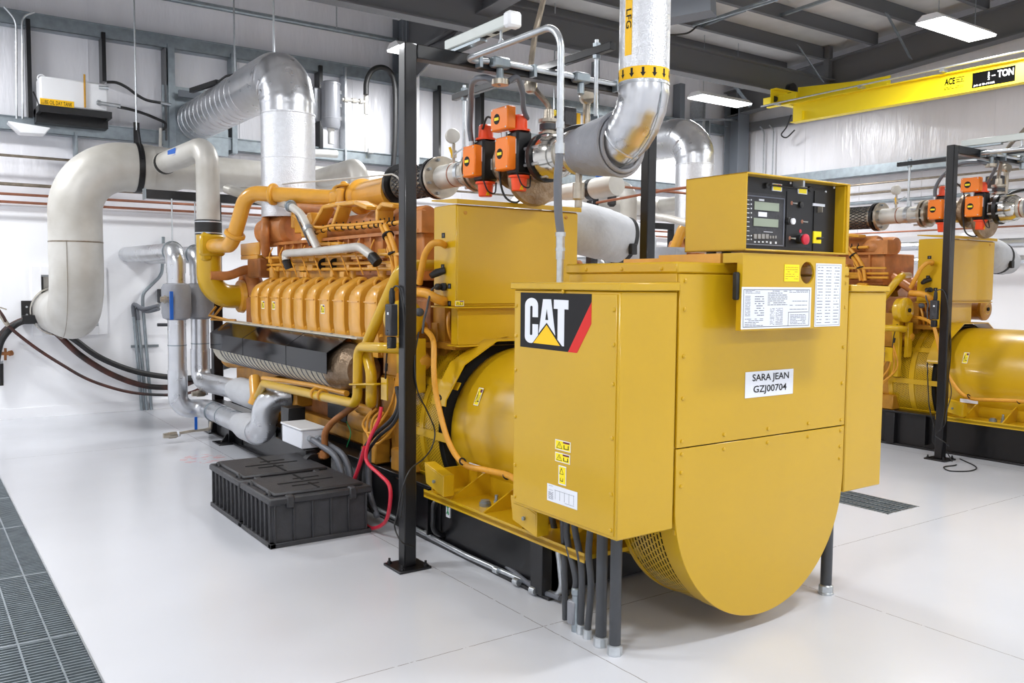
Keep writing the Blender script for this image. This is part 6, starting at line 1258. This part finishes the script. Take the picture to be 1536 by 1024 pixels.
for u, v in ((800, 885), (775, 872), (745, 855), (640, 800)): p_ = PZ(u, v, .03); part('coupling', G().lathe(p_, fp[3] - fp[2], [(-.02, .019), (.02, .019)], 12), 'zincl', t)
solo('floor_hose', G().tube(spl([PZ(840, 897, .03), PZ(800, 880, .03), PZ(750, 842, .05), PZ(700, 812, .05), PZ(640, 775, .05), PZ(600, 750, .04)]), .014, 10), 'hose', 'grey hose lying behind the galvanised floor conduit along the skid', 'hose')
bx, by = 3.915, 2.705
t = thing('liquidtight_conduit', 'single dark hose standing right of the round yellow end plate', 'conduit', (bx, by, 0)); part('hose', G().cyl((bx, by + .0, .02), (bx, by + .0, .575), .029), 'dhose', t); part('gland_nut', G().lathe((bx, by, 0), ZP, [(0, .04), (.01, .04), (.012, .037), (.045, .037), (.05, .03)], 10), 'zincl', t)
# middle background: regulator on a slim post, copper tubes, lagged pipe
t = thing('slim_post', 'slim black post behind the insulated outlet, right of the junction box', 'post', (5.2, 6.15, 0)); part('upright', G().box(5.16, 5.24, 6.11, 6.19, .012, 2.45), 'black', t, .004); part('base_plate', G().box(5.08, 5.32, 6.03, 6.27, 0, .012), 'black', t)
p_ = PY(918, 285, 6.02); t = thing('air_regulator', 'black air filter regulator with a small round gauge and blue bracket', 'regulator', p_)
part('bowl', G().lathe((p_.x, 6.02, p_.z - .15), ZP, [(0, .02), (.02, .04), (.13, .042), (.14, .055), (.16, .055), (.17, .045), (.26, .045)], 16), 'rubber', t); part('gauge', G().lathe((p_.x + .07, 5.98, p_.z + .03), (-.4, -1, 0), [(-.02, .035), (.01, .036), (.012, .03)], 20), 'cast', t); part('bracket', G().box(p_.x - .2, p_.x + .0, 5.98, 6.02, p_.z + .1, p_.z + .16), 'blue', t, .004)
solo('copper_pipe', G().tube([PY(905, 277, 6.1), PY(1040, 291, 6.1), PY(1180, 305, 6.1)], .012, 8), 'copper', 'upper copper tube running right from the air regulator', 'pipe')
solo('copper_pipe', G().tube([PX(895, 304, 5.155), PX(1000, 285, 5.155), PX(1100, 272, 5.155)], .012, 8), 'copper', 'lower copper tube crossing behind the slim post', 'pipe')
t = thing('grey_pipe', 'dull grey pipe with black straps seen between the orange valves and the slim post', 'pipe', PX(860, 290, 4.7)); part('pipe', G().tube([PX(800, 300, 4.7), PX(925, 277, 4.7)], .085, 20), 'steel', t)
for u, v in ((889, 284),): part('strap', G().lathe(PX(u, v, 4.7), PX(925, 277, 4.7) - PX(800, 300, 4.7), [(-.03, .088), (.03, .088)], 20), 'dblack', t)
solo('pale_pipe', G().tube([PX(965, 322, 6.2), PX(1000, 327, 6.0), PX(1060, 342, 5.6)], .035, 12), 'steel', 'pale thin pipe running behind the control box', 'pipe')
t = thing('jacketed_pipe', 'grey wrapped vertical pipe low behind the control box', 'pipe', PY(1005, 380, 7.5)); a = PY(1005, 340, 7.5); part('jacket', G().lathe((a.x, 7.5, 1.3), ZP, [(0, .17), (.3, .2), (.7, .2), (.75, .18)], 24), 'blanket', t)
# ================================================================== THE REAR GENERATOR AND ITS PIPEWORK ARE COPIES
g2 = dup(gen, DX, 'second yellow gas engine generator at the right edge behind the first one')
for ch in list(g2.children):
    if ch.name.startswith('name_plate'):
        for e in list(ch.children): bpy.data.objects.remove(e)
        bpy.data.objects.remove(ch)
for o_, lab in SETS: dup(o_, DX, lab)
# ================================================================== RENDER LOOK
sc.view_settings.view_transform = 'Standard'; sc.view_settings.look = 'None'; sc.view_settings.gamma = 1; sc.view_settings.use_curve_mapping = False
sc.view_settings.exposure = EXPO
w = bpy.data.worlds.new('world'); sc.world = w; w.use_nodes = True; w.node_tree.nodes['Background'].inputs[0].default_value = (0.8, 0.85, 0.9, 1); w.node_tree.nodes['Background'].inputs[1].default_value = 0.3
sc.cycles.max_bounces = 10; sc.cycles.diffuse_bounces = 5; sc.cycles.glossy_bounces = 4; sc.cycles.use_denoising = True; sc.cycles.sample_clamp_indirect = 8
